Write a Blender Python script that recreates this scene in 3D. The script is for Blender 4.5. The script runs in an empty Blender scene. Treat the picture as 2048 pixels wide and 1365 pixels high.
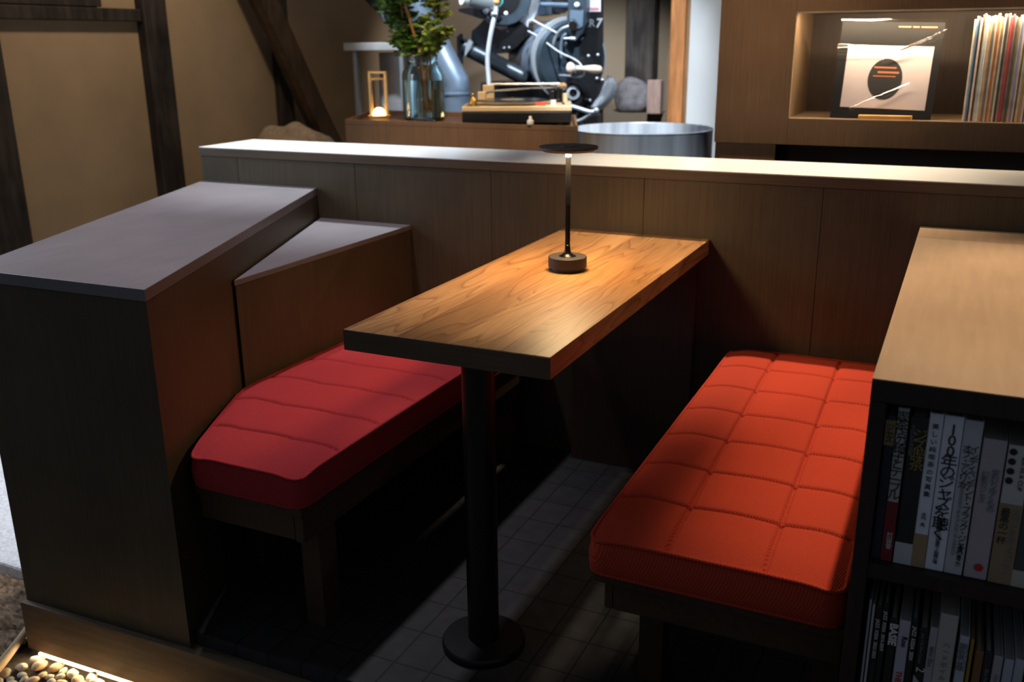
import bpy, bmesh, math, random
from math import sin, cos, pi, sqrt, atan2
from mathutils import Vector, Matrix, noise

S = bpy.context.scene
COL = S.collection

# ------------------------------------------------------------------ camera
YAW, PITCH, ROLL, FPX, CAMH = 0.44215, 0.30466, -0.00952, 1897.1, 1.2465
FW = Vector((-sin(YAW)*cos(PITCH), cos(YAW)*cos(PITCH), -sin(PITCH)))
_r = Vector((cos(YAW), sin(YAW), 0)); _u = _r.cross(FW)
RT = cos(ROLL)*_r + sin(ROLL)*_u
UP = -sin(ROLL)*_r + cos(ROLL)*_u
CAM = Vector((0, 0, CAMH))
cd = bpy.data.cameras.new('camera'); cam = bpy.data.objects.new('camera', cd); COL.objects.link(cam)
cam.matrix_world = Matrix(((RT.x, UP.x, -FW.x, 0), (RT.y, UP.y, -FW.y, 0), (RT.z, UP.z, -FW.z, CAMH), (0, 0, 0, 1)))
cd.sensor_width = 36; cd.lens = FPX*36/2048
cd.dof.use_dof = True; cd.dof.focus_distance = 1.85; cd.dof.aperture_fstop = 4.2
cd.clip_start = 0.05
S.camera = cam

def at(px, py, Y=None, Z=None, X=None):
    """world point seen at a photograph pixel, on the plane y=Y, z=Z or x=X"""
    d = RT*((px-1024)/FPX) - UP*((py-682.5)/FPX) + FW
    if Y is not None: t = Y/d.y
    elif Z is not None: t = (Z-CAMH)/d.z
    else: t = X/d.x
    return CAM + d*t

# ------------------------------------------------------------------ world, lights, exposure
S.view_settings.view_transform = 'Standard'; S.view_settings.look = 'None'
S.view_settings.gamma = 1; S.view_settings.exposure = 0; S.view_settings.use_curve_mapping = False
W = bpy.data.worlds.new('world'); S.world = W; W.use_nodes = True
bg = W.node_tree.nodes['Background']; bg.inputs[0].default_value = (0.66, 0.79, 1.0, 1); bg.inputs[1].default_value = 0.10

def light(name, kind, loc, target, energy, col, **kw):
    l = bpy.data.lights.new(name, kind); l.energy = energy; l.color = col
    o = bpy.data.objects.new(name, l); COL.objects.link(o); o.location = loc
    d = Vector(target)-Vector(loc); o.rotation_euler = d.to_track_quat('-Z', 'Y').to_euler()
    for k, v in kw.items(): setattr(l, k, v)
    return o
WARM = (1.0, 0.74, 0.46); COOL = (0.80, 0.90, 1.0)
# ceiling downlights
light('downlight_bookshelf', 'SPOT', (0.10, 2.5, 2.75), (0.46, 1.78, 0.8), 215, (1, 0.77, 0.52), spot_size=0.80, spot_blend=0.55, shadow_soft_size=0.03)
light('downlight_table', 'SPOT', (-0.44, 1.80, 2.75), (-0.80, 1.76, 0.72), 112, (1, 0.82, 0.60), spot_size=0.32, spot_blend=0.9, shadow_soft_size=0.04)
light('downlight_seat', 'SPOT', (0.04, 2.66, 2.75), (-0.34, 2.25, 0.42), 36, (1, 0.76, 0.52), spot_size=0.62, spot_blend=0.9, shadow_soft_size=0.03)
light('downlight_booth', 'SPOT', (-1.80, 2.05, 2.75), (-1.76, 1.85, 0.5), 122, (0.93, 0.90, 1.0), spot_size=1.0, spot_blend=0.8, shadow_soft_size=0.06)
light('downlight_counter', 'SPOT', (-0.7, 2.95, 2.75), (-0.55, 2.78, 0.9), 290, (1, 0.82, 0.60), spot_size=0.75, spot_blend=0.9, shadow_soft_size=0.03)
light('downlight_counter_cool', 'SPOT', (-2.1, 3.1, 2.75), (-2.05, 2.85, 0.9), 330, (0.86, 0.93, 1.0), spot_size=0.8, spot_blend=0.9, shadow_soft_size=0.04)
light('downlight_turntable', 'SPOT', (-1.15, 2.5, 2.75), (-1.80, 3.6, 1.05), 210, WARM, spot_size=0.58, spot_blend=0.8, shadow_soft_size=0.03)
light('downlight_roaster', 'SPOT', (-1.1, 3.3, 2.8), (-1.85, 4.7, 1.15), 470, COOL, spot_size=0.7, spot_blend=0.5, shadow_soft_size=0.05)
light('downlight_roaster_side', 'SPOT', (-2.7, 3.7, 2.8), (-2.3, 4.7, 1.1), 320, COOL, spot_size=0.8, spot_blend=0.5, shadow_soft_size=0.05)
light('downlight_back_wall', 'SPOT', (-0.8, 4.1, 2.8), (-1.0, 5.0, 1.2), 75, (0.97, 0.97, 1.0), spot_size=0.42, spot_blend=0.4, shadow_soft_size=0.05)
light('downlight_back_room', 'SPOT', (-2.3, 4.6, 2.8), (-2.75, 5.5, 1.3), 150, (0.95, 0.96, 1.0), spot_size=0.8, spot_blend=0.6, shadow_soft_size=0.05)
light('drum_fill_light', 'SPOT', (-0.75, 2.95, 2.7), (-1.35, 4.0, 0.75), 330, COOL, spot_size=0.42, spot_blend=0.5, shadow_soft_size=0.08)  # added fill spot with no known fixture, brightens the dark cooling drum
light('downlight_plaster_wall', 'SPOT', (-2.4, 3.0, 2.8), (-3.4, 3.1, 0.9), 78, (1, 0.80, 0.58), spot_size=1.6, spot_blend=0.9, shadow_soft_size=0.1)
light('daylight_doorway', 'AREA', (-3.9, 1.6, 1.5), (-2.6, 1.6, 0.0), 34, (0.78, 0.88, 1.0), shape='RECTANGLE', size=1.2, size_y=1.6)

# ------------------------------------------------------------------ materials
def new_mat(name):
    m = bpy.data.materials.new(name); m.use_nodes = True
    return m, m.node_tree.nodes, m.node_tree.links, m.node_tree.nodes['Principled BSDF']
def lin(c):
    return tuple(((x/255)/12.92 if x/255 <= 0.04045 else ((x/255+0.055)/1.055)**2.4) for x in c)
def mat(name, col, rough=0.5, metal=0.0, var=0.12, scale=12.0, bump=0.0, stretch=(1, 1, 1), spec=0.5, coat=0.0, **kw):
    m, N, L, B = new_mat(name)
    tc = N.new('ShaderNodeTexCoord'); mp = N.new('ShaderNodeMapping'); mp.inputs['Scale'].default_value = stretch
    nz = N.new('ShaderNodeTexNoise'); nz.inputs['Scale'].default_value = scale; nz.inputs['Detail'].default_value = 5
    L.new(tc.outputs['Object'], mp.inputs[0]); L.new(mp.outputs[0], nz.inputs['Vector'])
    cr = N.new('ShaderNodeValToRGB')
    cr.color_ramp.elements[0].position = 0.3; cr.color_ramp.elements[1].position = 0.7
    cr.color_ramp.elements[0].color = (*[max(0, c*(1-var)) for c in col], 1)
    cr.color_ramp.elements[1].color = (*[min(1, c*(1+var)) for c in col], 1)
    L.new(nz.outputs['Fac'], cr.inputs[0]); L.new(cr.outputs[0], B.inputs['Base Color'])
    B.inputs['Roughness'].default_value = rough; B.inputs['Metallic'].default_value = metal
    B.inputs['Specular IOR Level'].default_value = spec; B.inputs['Coat Weight'].default_value = coat
    if bump:
        bp = N.new('ShaderNodeBump'); bp.inputs['Strength'].default_value = bump; bp.inputs['Distance'].default_value = 0.002
        L.new(nz.outputs['Fac'], bp.inputs['Height']); L.new(bp.outputs[0], B.inputs['Normal'])
    for k, v in kw.items(): B.inputs[k.replace('_', ' ')].default_value = v
    return m
def glow(name, col, strength):
    m, N, L, B = new_mat(name); B.inputs['Base Color'].default_value = (0, 0, 0, 1)
    B.inputs['Emission Color'].default_value = (*col, 1); B.inputs['Emission Strength'].default_value = strength
    return m
def glass(name, col=(1, 1, 1), rough=0.0, ior=1.45):
    m, N, L, B = new_mat(name); B.inputs['Base Color'].default_value = (*col, 1)
    B.inputs['Transmission Weight'].default_value = 1; B.inputs['Roughness'].default_value = rough; B.inputs['IOR'].default_value = ior
    return m

def wood_table():
    m, N, L, B = new_mat('walnut_planks')
    tc = N.new('ShaderNodeTexCoord'); sx = N.new('ShaderNodeSeparateXYZ'); L.new(tc.outputs['Object'], sx.inputs[0])
    def math_(op, a, b=None):
        n = N.new('ShaderNodeMath'); n.operation = op
        for i, q in enumerate((a, b)):
            if q is None: continue
            if isinstance(q, (int, float)): n.inputs[i].default_value = q
            else: L.new(q, n.inputs[i])
        return n.outputs[0]
    pid = math_('FLOOR', math_('DIVIDE', math_('ADD', sx.outputs[0], 5.004), 0.109))
    wn = N.new('ShaderNodeTexWhiteNoise'); wn.noise_dimensions = '1D'; L.new(pid, wn.inputs['W'])
    ox = math_('MULTIPLY', wn.outputs['Value'], 7.0)
    cmb = N.new('ShaderNodeCombineXYZ')
    L.new(math_('ADD', sx.outputs[0], ox), cmb.inputs[0]); L.new(math_('MULTIPLY', math_('ADD', sx.outputs[1], ox), 0.13), cmb.inputs[1]); L.new(sx.outputs[2], cmb.inputs[2])
    big = N.new('ShaderNodeTexNoise'); big.inputs['Scale'].default_value = 8.5; big.inputs['Detail'].default_value = 2; big.inputs['Distortion'].default_value = 0.35
    L.new(cmb.outputs[0], big.inputs['Vector'])
    ring = math_('FRACT', math_('MULTIPLY', big.outputs['Fac'], 13.0))
    rr = N.new('ShaderNodeValToRGB'); e = rr.color_ramp.elements
    e[0].position = 0.0; e[0].color = (0.26, 0.125, 0.045, 1); e[1].position = 1.0; e[1].color = (0.40, 0.20, 0.075, 1)
    a = rr.color_ramp.elements.new(0.15); a.color = (0.52, 0.285, 0.115, 1)
    a = rr.color_ramp.elements.new(0.75); a.color = (0.49, 0.26, 0.10, 1)
    L.new(ring, rr.inputs[0])
    # broad colour figure, knots
    fig = N.new('ShaderNodeTexNoise'); fig.inputs['Scale'].default_value = 4.0; fig.inputs['Detail'].default_value = 3; L.new(cmb.outputs[0], fig.inputs['Vector'])
    fr = N.new('ShaderNodeValToRGB'); fr.color_ramp.elements[0].position = 0.33; fr.color_ramp.elements[1].position = 0.62
    fr.color_ramp.elements[0].color = (0.40, 0.33, 0.28, 1); fr.color_ramp.elements[1].color = (1, 1, 1, 1); L.new(fig.outputs['Fac'], fr.inputs[0])
    mx = N.new('ShaderNodeMixRGB'); mx.blend_type = 'MULTIPLY'; mx.inputs[0].default_value = 0.9; L.new(rr.outputs[0], mx.inputs[1]); L.new(fr.outputs[0], mx.inputs[2])
    # plank tone
    pr = N.new('ShaderNodeValToRGB'); pr.color_ramp.elements[0].color = (0.82, 0.78, 0.74, 1); pr.color_ramp.elements[1].color = (1.1, 1.05, 1.0, 1); L.new(wn.outputs['Value'], pr.inputs[0])
    m2 = N.new('ShaderNodeMixRGB'); m2.blend_type = 'MULTIPLY'; m2.inputs[0].default_value = 1; L.new(mx.outputs[0], m2.inputs[1]); L.new(pr.outputs[0], m2.inputs[2])
    # fine pores
    mp = N.new('ShaderNodeMapping'); mp.inputs['Scale'].default_value = (260, 9, 260); L.new(tc.outputs['Object'], mp.inputs[0])
    po = N.new('ShaderNodeTexNoise'); po.inputs['Scale'].default_value = 1.0; po.inputs['Detail'].default_value = 3; L.new(mp.outputs[0], po.inputs['Vector'])
    pp = N.new('ShaderNodeValToRGB'); pp.color_ramp.elements[0].position = 0.36; pp.color_ramp.elements[1].position = 0.56
    pp.color_ramp.elements[0].color = (0.80, 0.76, 0.72, 1); pp.color_ramp.elements[1].color = (1, 1, 1, 1); L.new(po.outputs['Fac'], pp.inputs[0])
    m3 = N.new('ShaderNodeMixRGB'); m3.blend_type = 'MULTIPLY'; m3.inputs[0].default_value = 0.8; L.new(m2.outputs[0], m3.inputs[1]); L.new(pp.outputs[0], m3.inputs[2])
    L.new(m3.outputs[0], B.inputs['Base Color']); B.inputs['Roughness'].default_value = 0.42; B.inputs['Specular IOR Level'].default_value = 0.35
    bp = N.new('ShaderNodeBump'); bp.inputs['Strength'].default_value = 0.08; bp.inputs['Distance'].default_value = 0.001
    L.new(po.outputs['Fac'], bp.inputs['Height']); L.new(bp.outputs[0], B.inputs['Normal'])
    return m

def stained(name, col, axis='z', rough=0.5, spec=0.35, var=0.2, f=190):
    """dark stained veneer, fine grain along an axis, cloudy finish"""
    m, N, L, B = new_mat(name)
    tc = N.new('ShaderNodeTexCoord'); mp = N.new('ShaderNodeMapping')
    sc = {'x': (6, f, f), 'y': (f, 6, f), 'z': (f, f, 6)}[axis]; mp.inputs['Scale'].default_value = sc
    L.new(tc.outputs['Object'], mp.inputs[0])
    n1 = N.new('ShaderNodeTexNoise'); n1.inputs['Scale'].default_value = 1; n1.inputs['Detail'].default_value = 4; L.new(mp.outputs[0], n1.inputs['Vector'])
    n2 = N.new('ShaderNodeTexNoise'); n2.inputs['Scale'].default_value = 5; n2.inputs['Detail'].default_value = 5; L.new(tc.outputs['Object'], n2.inputs['Vector'])
    mm = N.new('ShaderNodeMath'); mm.operation = 'MULTIPLY_ADD'; L.new(n1.outputs['Fac'], mm.inputs[0]); mm.inputs[1].default_value = 0.5
    m2 = N.new('ShaderNodeMath'); m2.operation = 'MULTIPLY'; L.new(n2.outputs['Fac'], m2.inputs[0]); m2.inputs[1].default_value = 0.5
    L.new(m2.outputs[0], mm.inputs[2])
    cr = N.new('ShaderNodeValToRGB'); cr.color_ramp.elements[0].position = 0.36; cr.color_ramp.elements[1].position = 0.64
    cr.color_ramp.elements[0].color = (*[c*(1-var) for c in col], 1); cr.color_ramp.elements[1].color = (*[c*(1+var) for c in col], 1)
    L.new(mm.outputs[0], cr.inputs[0]); L.new(cr.outputs[0], B.inputs['Base Color'])
    B.inputs['Roughness'].default_value = rough; B.inputs['Specular IOR Level'].default_value = spec
    bp = N.new('ShaderNodeBump'); bp.inputs['Strength'].default_value = 0.12; bp.inputs['Distance'].default_value = 0.001
    L.new(n1.outputs['Fac'], bp.inputs['Height']); L.new(bp.outputs[0], B.inputs['Normal'])
    return m

def fabric(name, col):
    m, N, L, B = new_mat(name)
    tc = N.new('ShaderNodeTexCoord')
    def wave(rot, sc):
        mp = N.new('ShaderNodeMapping'); mp.inputs['Rotation'].default_value = (0.5, 0.35, rot); L.new(tc.outputs['Object'], mp.inputs[0])
        w = N.new('ShaderNodeTexWave'); w.wave_type = 'BANDS'; w.bands_direction = 'X'; w.inputs['Scale'].default_value = sc
        w.inputs['Distortion'].default_value = 0.6; w.inputs['Detail'].default_value = 1; w.inputs['Detail Scale'].default_value = 3; L.new(mp.outputs[0], w.inputs['Vector'])
        return w.outputs['Fac']
    a = wave(0.5, 118); b = wave(-1.0, 104)
    mu = N.new('ShaderNodeMath'); mu.operation = 'MULTIPLY'; L.new(a, mu.inputs[0]); L.new(b, mu.inputs[1])
    cr = N.new('ShaderNodeValToRGB'); cr.color_ramp.elements[0].position = 0.0; cr.color_ramp.elements[1].position = 0.75
    cr.color_ramp.elements[0].color = (*[c*0.62 for c in col], 1); cr.color_ramp.elements[1].color = (*[min(1, c*1.22) for c in col], 1)
    L.new(mu.outputs[0], cr.inputs[0]); L.new(cr.outputs[0], B.inputs['Base Color'])
    B.inputs['Roughness'].default_value = 0.95; B.inputs['Specular IOR Level'].default_value = 0.12
    B.inputs['Sheen Weight'].default_value = 0.02; B.inputs['Sheen Roughness'].default_value = 0.5; B.inputs['Sheen Tint'].default_value = (1, 0.35, 0.25, 1)
    bp = N.new('ShaderNodeBump'); bp.inputs['Strength'].default_value = 0.55; bp.inputs['Distance'].default_value = 0.0015
    L.new(mu.outputs[0], bp.inputs['Height']); L.new(bp.outputs[0], B.inputs['Normal'])
    return m

def tiles(name):
    m, N, L, B = new_mat(name)
    tc = N.new('ShaderNodeTexCoord'); mp = N.new('ShaderNodeMapping'); mp.inputs['Location'].default_value = (0.962, -0.05, 0)
    L.new(tc.outputs['Object'], mp.inputs[0])
    br = N.new('ShaderNodeTexBrick'); br.offset = 0; br.inputs['Scale'].default_value = 1; br.inputs['Brick Width'].default_value = 0.0875
    br.inputs['Row Height'].default_value = 0.1155; br.inputs['Mortar Size'].default_value = 0.0022; br.inputs['Mortar Smooth'].default_value = 0.1
    br.inputs['Color1'].default_value = (0.030, 0.029, 0.029, 1); br.inputs['Color2'].default_value = (0.036, 0.034, 0.033, 1); br.inputs['Mortar'].default_value = (0.012, 0.011, 0.010, 1)
    L.new(mp.outputs[0], br.inputs['Vector'])
    nz = N.new('ShaderNodeTexNoise'); nz.inputs['Scale'].default_value = 25; nz.inputs['Detail'].default_value = 5; L.new(tc.outputs['Object'], nz.inputs['Vector'])
    mx = N.new('ShaderNodeMixRGB'); mx.blend_type = 'OVERLAY'; mx.inputs[0].default_value = 0.5; L.new(br.outputs['Color'], mx.inputs[1]); L.new(nz.outputs['Fac'], mx.inputs[2])
    L.new(mx.outputs[0], B.inputs['Base Color']); B.inputs['Roughness'].default_value = 0.7; B.inputs['Specular IOR Level'].default_value = 0.3
    bp = N.new('ShaderNodeBump'); bp.inputs['Strength'].default_value = 0.5; bp.inputs['Distance'].default_value = 0.002; bp.invert = True
    L.new(br.outputs['Fac'], bp.inputs['Height']); L.new(bp.outputs[0], B.inputs['Normal'])
    return m

M = {}
M['veneer'] = stained('dark_veneer', (0.074, 0.054, 0.031))
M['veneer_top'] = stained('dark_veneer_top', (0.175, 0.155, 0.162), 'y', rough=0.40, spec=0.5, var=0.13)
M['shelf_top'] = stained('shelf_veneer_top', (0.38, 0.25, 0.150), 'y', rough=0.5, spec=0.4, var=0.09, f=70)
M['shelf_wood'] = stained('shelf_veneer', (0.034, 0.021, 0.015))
M['cabinet_wood'] = stained('cabinet_veneer', (0.165, 0.086, 0.038), 'z', rough=0.55, var=0.2)
M['niche_wood'] = stained('niche_veneer', (0.20, 0.125, 0.07), 'z', rough=0.5, var=0.2)
M['dark_recess'] = mat('dark_recess_board', (0.02, 0.015, 0.012), 0.7)
M['plinth'] = stained('plinth_timber', (0.115, 0.078, 0.048), 'x', rough=0.6, var=0.35, f=60)
M['white_top'] = mat('white_counter_laminate', (0.80, 0.79, 0.77), 0.28, var=0.02, scale=6, spec=0.4)
M['edge'] = stained('counter_edge', (0.10, 0.068, 0.042), 'x')
M['table'] = wood_table()
M['black_metal'] = mat('black_powder_metal', (0.012, 0.012, 0.012), 0.38, 0.3, scale=60)
M['lamp_black'] = mat('matt_black_lamp', (0.030, 0.026, 0.023), 0.55, 0.0, scale=200, bump=0.03)
M['lamp_stem'] = mat('satin_black_stem', (0.03, 0.027, 0.025), 0.25, 0.9, scale=80)
M['red'] = fabric('red_wool', (0.56, 0.062, 0.030))
M['crimson'] = fabric('crimson_wool', (0.52, 0.046, 0.050))
M['bench_wood'] = stained('bench_timber', (0.060, 0.034, 0.017), 'y', f=90)
M['tiles'] = tiles('dark_floor_tiles')
M['plaster'] = mat('earth_plaster', (0.40, 0.285, 0.175), 0.95, var=0.10, scale=3.5, bump=0.1)
M['plaster_dark'] = mat('brown_plaster', (0.19, 0.14, 0.092), 0.95, var=0.08, scale=3)
M['white_wall'] = mat('white_painted_wall', (0.52, 0.52, 0.515), 0.9, var=0.03, scale=4)
M['ceiling'] = mat('ceiling_boards', (0.06, 0.045, 0.035), 0.9)
M['old_timber'] = stained('old_dark_timber', (0.035, 0.027, 0.022), 'z', rough=0.7, var=0.7, f=45)
M['brace_timber'] = stained('brace_timber', (0.085, 0.05, 0.026), 'z', rough=0.7, var=0.45, f=40)
M['orange_timber'] = stained('orange_timber', (0.40, 0.155, 0.05), 'z', rough=0.6, var=0.3, f=45)
M['pine_dark'] = stained('brown_timber', (0.24, 0.13, 0.06), 'z', rough=0.6, var=0.25, f=45)
M['pale_wood'] = mat('turned_pale_wood', (0.72, 0.56, 0.42), 0.5, var=0.1, stretch=(2, 30, 30))
M['steel'] = mat('polished_steel', (0.66, 0.69, 0.74), 0.27, 0.82, var=0.05, scale=30)
M['brushed'] = mat('brushed_steel', (0.55, 0.56, 0.58), 0.36, 0.55, var=0.08, scale=14, stretch=(1, 1, 14))
M['galv'] = mat('galvanised_duct', (0.19, 0.25, 0.33), 0.40, 0.6, var=0.1, scale=20)
M['roaster_black'] = mat('roaster_black_enamel', (0.014, 0.015, 0.017), 0.30, 0.4, var=0.1)
M['roaster_blue'] = mat('roaster_slate_enamel', (0.06, 0.085, 0.11), 0.32, 0.6, var=0.1)
M['pale_metal'] = mat('pale_cast_metal', (0.45, 0.49, 0.53), 0.4, 0.6, var=0.05)
M['white_plastic'] = mat('white_plastic', (0.80, 0.79, 0.76), 0.4, var=0.02)
M['cream'] = mat('champagne_metal', (0.76, 0.60, 0.38), 0.40, 0.2, var=0.04)
M['brass'] = mat('brass', (0.90, 0.56, 0.20), 0.35, 0.35, var=0.08)
M['gold_fig'] = mat('gilt_bronze', (0.55, 0.36, 0.10), 0.35, 0.9, var=0.25, scale=80)
M['vinyl'] = mat('vinyl_black', (0.01, 0.01, 0.011), 0.22, 0.0, var=0.05)
M['red_label'] = mat('orange_red_label', (0.65, 0.10, 0.05), 0.6)
M['leaf'] = mat('leaf_green', (0.14, 0.28, 0.05), 0.45, var=0.55, scale=9, spec=0.4)
M['leaf_light'] = mat('leaf_yellow_green', (0.34, 0.45, 0.10), 0.45, var=0.5, scale=9, spec=0.4)
M['stem'] = mat('orange_brown_stem', (0.42, 0.19, 0.06), 0.6, var=0.2)
M['jar'] = glass('green_tinted_glass', (0.80, 0.93, 0.92))
M['water'] = glass('water', (0.93, 0.98, 0.97), 0.0, 1.33)
M['clear'] = glass('clear_glass')
M['jute'] = mat('jute_cloth', (0.36, 0.27, 0.19), 0.95, var=0.22, scale=40, bump=0.5)
M['stone_slab'] = mat('granite_paving', (0.74, 0.75, 0.76), 0.85, var=0.22, scale=120, bump=0.5)
M['rough_stone'] = mat('rough_grey_stone', (0.20, 0.18, 0.185), 0.9, var=0.3, scale=30, bump=0.6)
M['bark'] = mat('rough_bark_earth', (0.19, 0.12, 0.07), 0.95, var=0.9, scale=45, bump=1.0, stretch=(1.0, 3.0, 1))
M['root'] = mat('pale_root_wood', (0.50, 0.36, 0.22), 0.8, var=0.2, scale=20)
M['gravel'] = mat('gravel_bed', (0.07, 0.055, 0.04), 0.95, var=0.5, scale=60, bump=0.8)
PEB = [mat('river_pebble_'+n, c, 0.6, var=0.14, scale=18) for n, c in (('sand', (0.52, 0.42, 0.29)), ('grey', (0.40, 0.36, 0.30)), ('tan', (0.50, 0.33, 0.18)), ('pale', (0.64, 0.56, 0.42)))]
M['paper'] = mat('page_paper', (0.55, 0.50, 0.42), 0.9, var=0.05, scale=300, stretch=(1, 1, 0.02))

M['cable'] = mat('grey_white_cable', (0.48, 0.49, 0.50), 0.5)
M['drum_steel'] = mat('drum_steel_reflection_streaks', (0.58, 0.61, 0.66), 0.30, 0.35, var=0.35, scale=5, stretch=(3, 3, 0.15))  # vertical streaks in the colour stand in for reflections on the drum
# ------------------------------------------------------------------ mesh helpers
def B_(): return bmesh.new()
def box(bm, x0, x1, y0, y1, z0, z1, bev=0.0, rot=None, seg=2):
    g = bmesh.ops.create_cube(bm, size=1); vs = g['verts']
    c = Vector(((x0+x1)/2, (y0+y1)/2, (z0+z1)/2))
    bmesh.ops.scale(bm, verts=vs, vec=(abs(x1-x0), abs(y1-y0), abs(z1-z0)))
    if bev:
        es = list({e for v in vs for e in v.link_edges})
        r = bmesh.ops.bevel(bm, geom=es, offset=bev, segments=seg, affect='EDGES', profile=0.5)
        vs = list({v for f in r['faces'] for v in f.verts} | {v for v in vs if v.is_valid})
    if rot is not None: bmesh.ops.rotate(bm, verts=vs, cent=(0, 0, 0), matrix=rot)
    bmesh.ops.translate(bm, verts=vs, vec=c)
    return vs
def prism(bm, pts, z0, z1, bev=0.0):
    """extrude an xy polygon (counter-clockwise) from z0 to z1"""
    lo = [bm.verts.new((p[0], p[1], z0)) for p in pts]; hi = [bm.verts.new((p[0], p[1], z1)) for p in pts]
    n = len(pts); fs = [bm.faces.new(list(reversed(lo))), bm.faces.new(hi)]
    for i in range(n): fs.append(bm.faces.new((lo[i], lo[(i+1) % n], hi[(i+1) % n], hi[i])))
    if bev: bmesh.ops.bevel(bm, geom=list({e for f in fs for e in f.edges}), offset=bev, segments=2, affect='EDGES', profile=0.5)
def slab(bm, pts, d):
    """extrude a polygon of world points along vector d"""
    a = [bm.verts.new(p) for p in pts]; b = [bm.verts.new(Vector(p)+Vector(d)) for p in pts]; n = len(pts)
    bm.faces.new(a); bm.faces.new(list(reversed(b)))
    for i in range(n): bm.faces.new((a[(i+1) % n], a[i], b[i], b[(i+1) % n]))
    bmesh.ops.recalc_face_normals(bm, faces=bm.faces)
def lathe(bm, prof, c=(0, 0, 0), n=40, axis=None, a0=0.0, a1=2*pi, caps=True):
    """revolve (r, h) profile about an axis through c"""
    ax = Vector(axis or (0, 0, 1)).normalized()
    t = Vector((1, 0, 0)) if abs(ax.x) < 0.9 else Vector((0, 1, 0))
    u = ax.cross(t).normalized(); v = ax.cross(u); c = Vector(c)
    full = abs((a1-a0)-2*pi) < 1e-6; m = n if full else n+1
    rings = []
    for r, h in prof:
        if r < 1e-6 and full: rings.append([bm.verts.new(c+ax*h)])
        else: rings.append([bm.verts.new(c+ax*h+(u*cos(a0+(a1-a0)*i/n)+v*sin(a0+(a1-a0)*i/n))*r) for i in range(m)])
    for A, Bq in zip(rings, rings[1:]):
        k = n if full else n
        for i in range(k):
            j = (i+1) % m
            if len(A) == 1 and len(Bq) == 1: continue
            if len(A) == 1: bm.faces.new((A[0], Bq[j], Bq[i]))
            elif len(Bq) == 1: bm.faces.new((A[i], A[j], Bq[0]))
            else: bm.faces.new((A[i], A[j], Bq[j], Bq[i]))
    if caps and full:
        for R in (rings[0], rings[-1]):
            if len(R) > 2: bm.faces.new(R)
    bmesh.ops.recalc_face_normals(bm, faces=bm.faces)
def cyl(bm, p, q, r, n=24, r2=None):
    p, q = Vector(p), Vector(q); lathe(bm, [(r, 0), (r if r2 is None else r2, (q-p).length)], p, n, q-p)
def smooth_path(P, k=6, closed=False):
    P = [Vector(p) for p in P]; n = len(P); out = []
    for i in range(n if closed else n-1):
        p0 = P[(i-1) % n] if (closed or i > 0) else P[i]; p1 = P[i]; p2 = P[(i+1) % n]
        p3 = P[(i+2) % n] if (closed or i+2 < n) else p2
        for j in range(k):
            t = j/k
            out.append(0.5*((2*p1)+(p2-p0)*t+(2*p0-5*p1+4*p2-p3)*t*t+(3*p1-p0-3*p2+p3)*t**3))
    if not closed: out.append(P[-1])
    return out
def tube(bm, P, r, n=10, closed=False, rs=None):
    P = [Vector(p) for p in P]; m = len(P); rings = []; prev = None
    for i in range(m):
        if closed: d = P[(i+1) % m]-P[i-1]
        else: d = P[min(i+1, m-1)]-P[max(i-1, 0)]
        d.normalize()
        if prev is None:
            t = Vector((0, 0, 1)) if abs(d.z) < 0.9 else Vector((1, 0, 0)); u = d.cross(t).normalized()
        else: u = (prev-d*prev.dot(d)).normalized()
        prev = u; v = d.cross(u); R = rs[i] if rs else r
        rings.append([bm.verts.new(P[i]+(u*cos(2*pi*k/n)+v*sin(2*pi*k/n))*R) for k in range(n)])
    for i in range(m if closed else m-1):
        A, Bq = rings[i], rings[(i+1) % m]
        for k in range(n): bm.faces.new((A[k], A[(k+1) % n], Bq[(k+1) % n], Bq[k]))
    if not closed: bm.faces.new(list(reversed(rings[0]))); bm.faces.new(rings[-1])
    bmesh.ops.recalc_face_normals(bm, faces=bm.faces)
def ball(bm, c, r, sc=(1, 1, 1), sub=2, rot=None):
    g = bmesh.ops.create_icosphere(bm, subdivisions=sub, radius=r); vs = g['verts']
    bmesh.ops.scale(bm, verts=vs, vec=sc)
    if rot is not None: bmesh.ops.rotate(bm, verts=vs, cent=(0, 0, 0), matrix=rot)
    bmesh.ops.translate(bm, verts=vs, vec=c); return vs

def obj(name, bm, m, parent=None, smooth=False, loc=None):
    """link bm (built in world coordinates) as one mesh object; parent's place is taken off"""
    root = parent
    while root is not None and root.parent is not None: root = root.parent
    off = root.location.copy() if root is not None else Vector(loc or (0, 0, 0))
    bmesh.ops.translate(bm, verts=bm.verts, vec=-off)
    me = bpy.data.meshes.new(name); bm.to_mesh(me); bm.free()
    for q in (m if isinstance(m, (list, tuple)) else [m]): me.materials.append(q)
    if smooth:
        me.polygons.foreach_set('use_smooth', [True]*len(me.polygons))
        if smooth is not True: me.set_sharp_from_angle(angle=smooth)
    o = bpy.data.objects.new(name, me); COL.objects.link(o)
    if parent is not None: o.parent = parent
    else: o.location = off
    return o
def tag(o, label, cat, group=None, kind=None):
    o['label'] = label; o['category'] = cat
    if group: o['group'] = group
    if kind: o['kind'] = kind
    return o
def thing(name, label, cat, loc=(0, 0, 0), group=None):
    o = bpy.data.objects.new(name, None); COL.objects.link(o); o.location = loc; o.empty_display_size = 0.05
    return tag(o, label, cat, group)
def struct(name, bm, m, smooth=False):
    o = obj(name, bm, m, None, smooth); o['kind'] = 'structure'; return o
SM = 0.7

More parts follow.
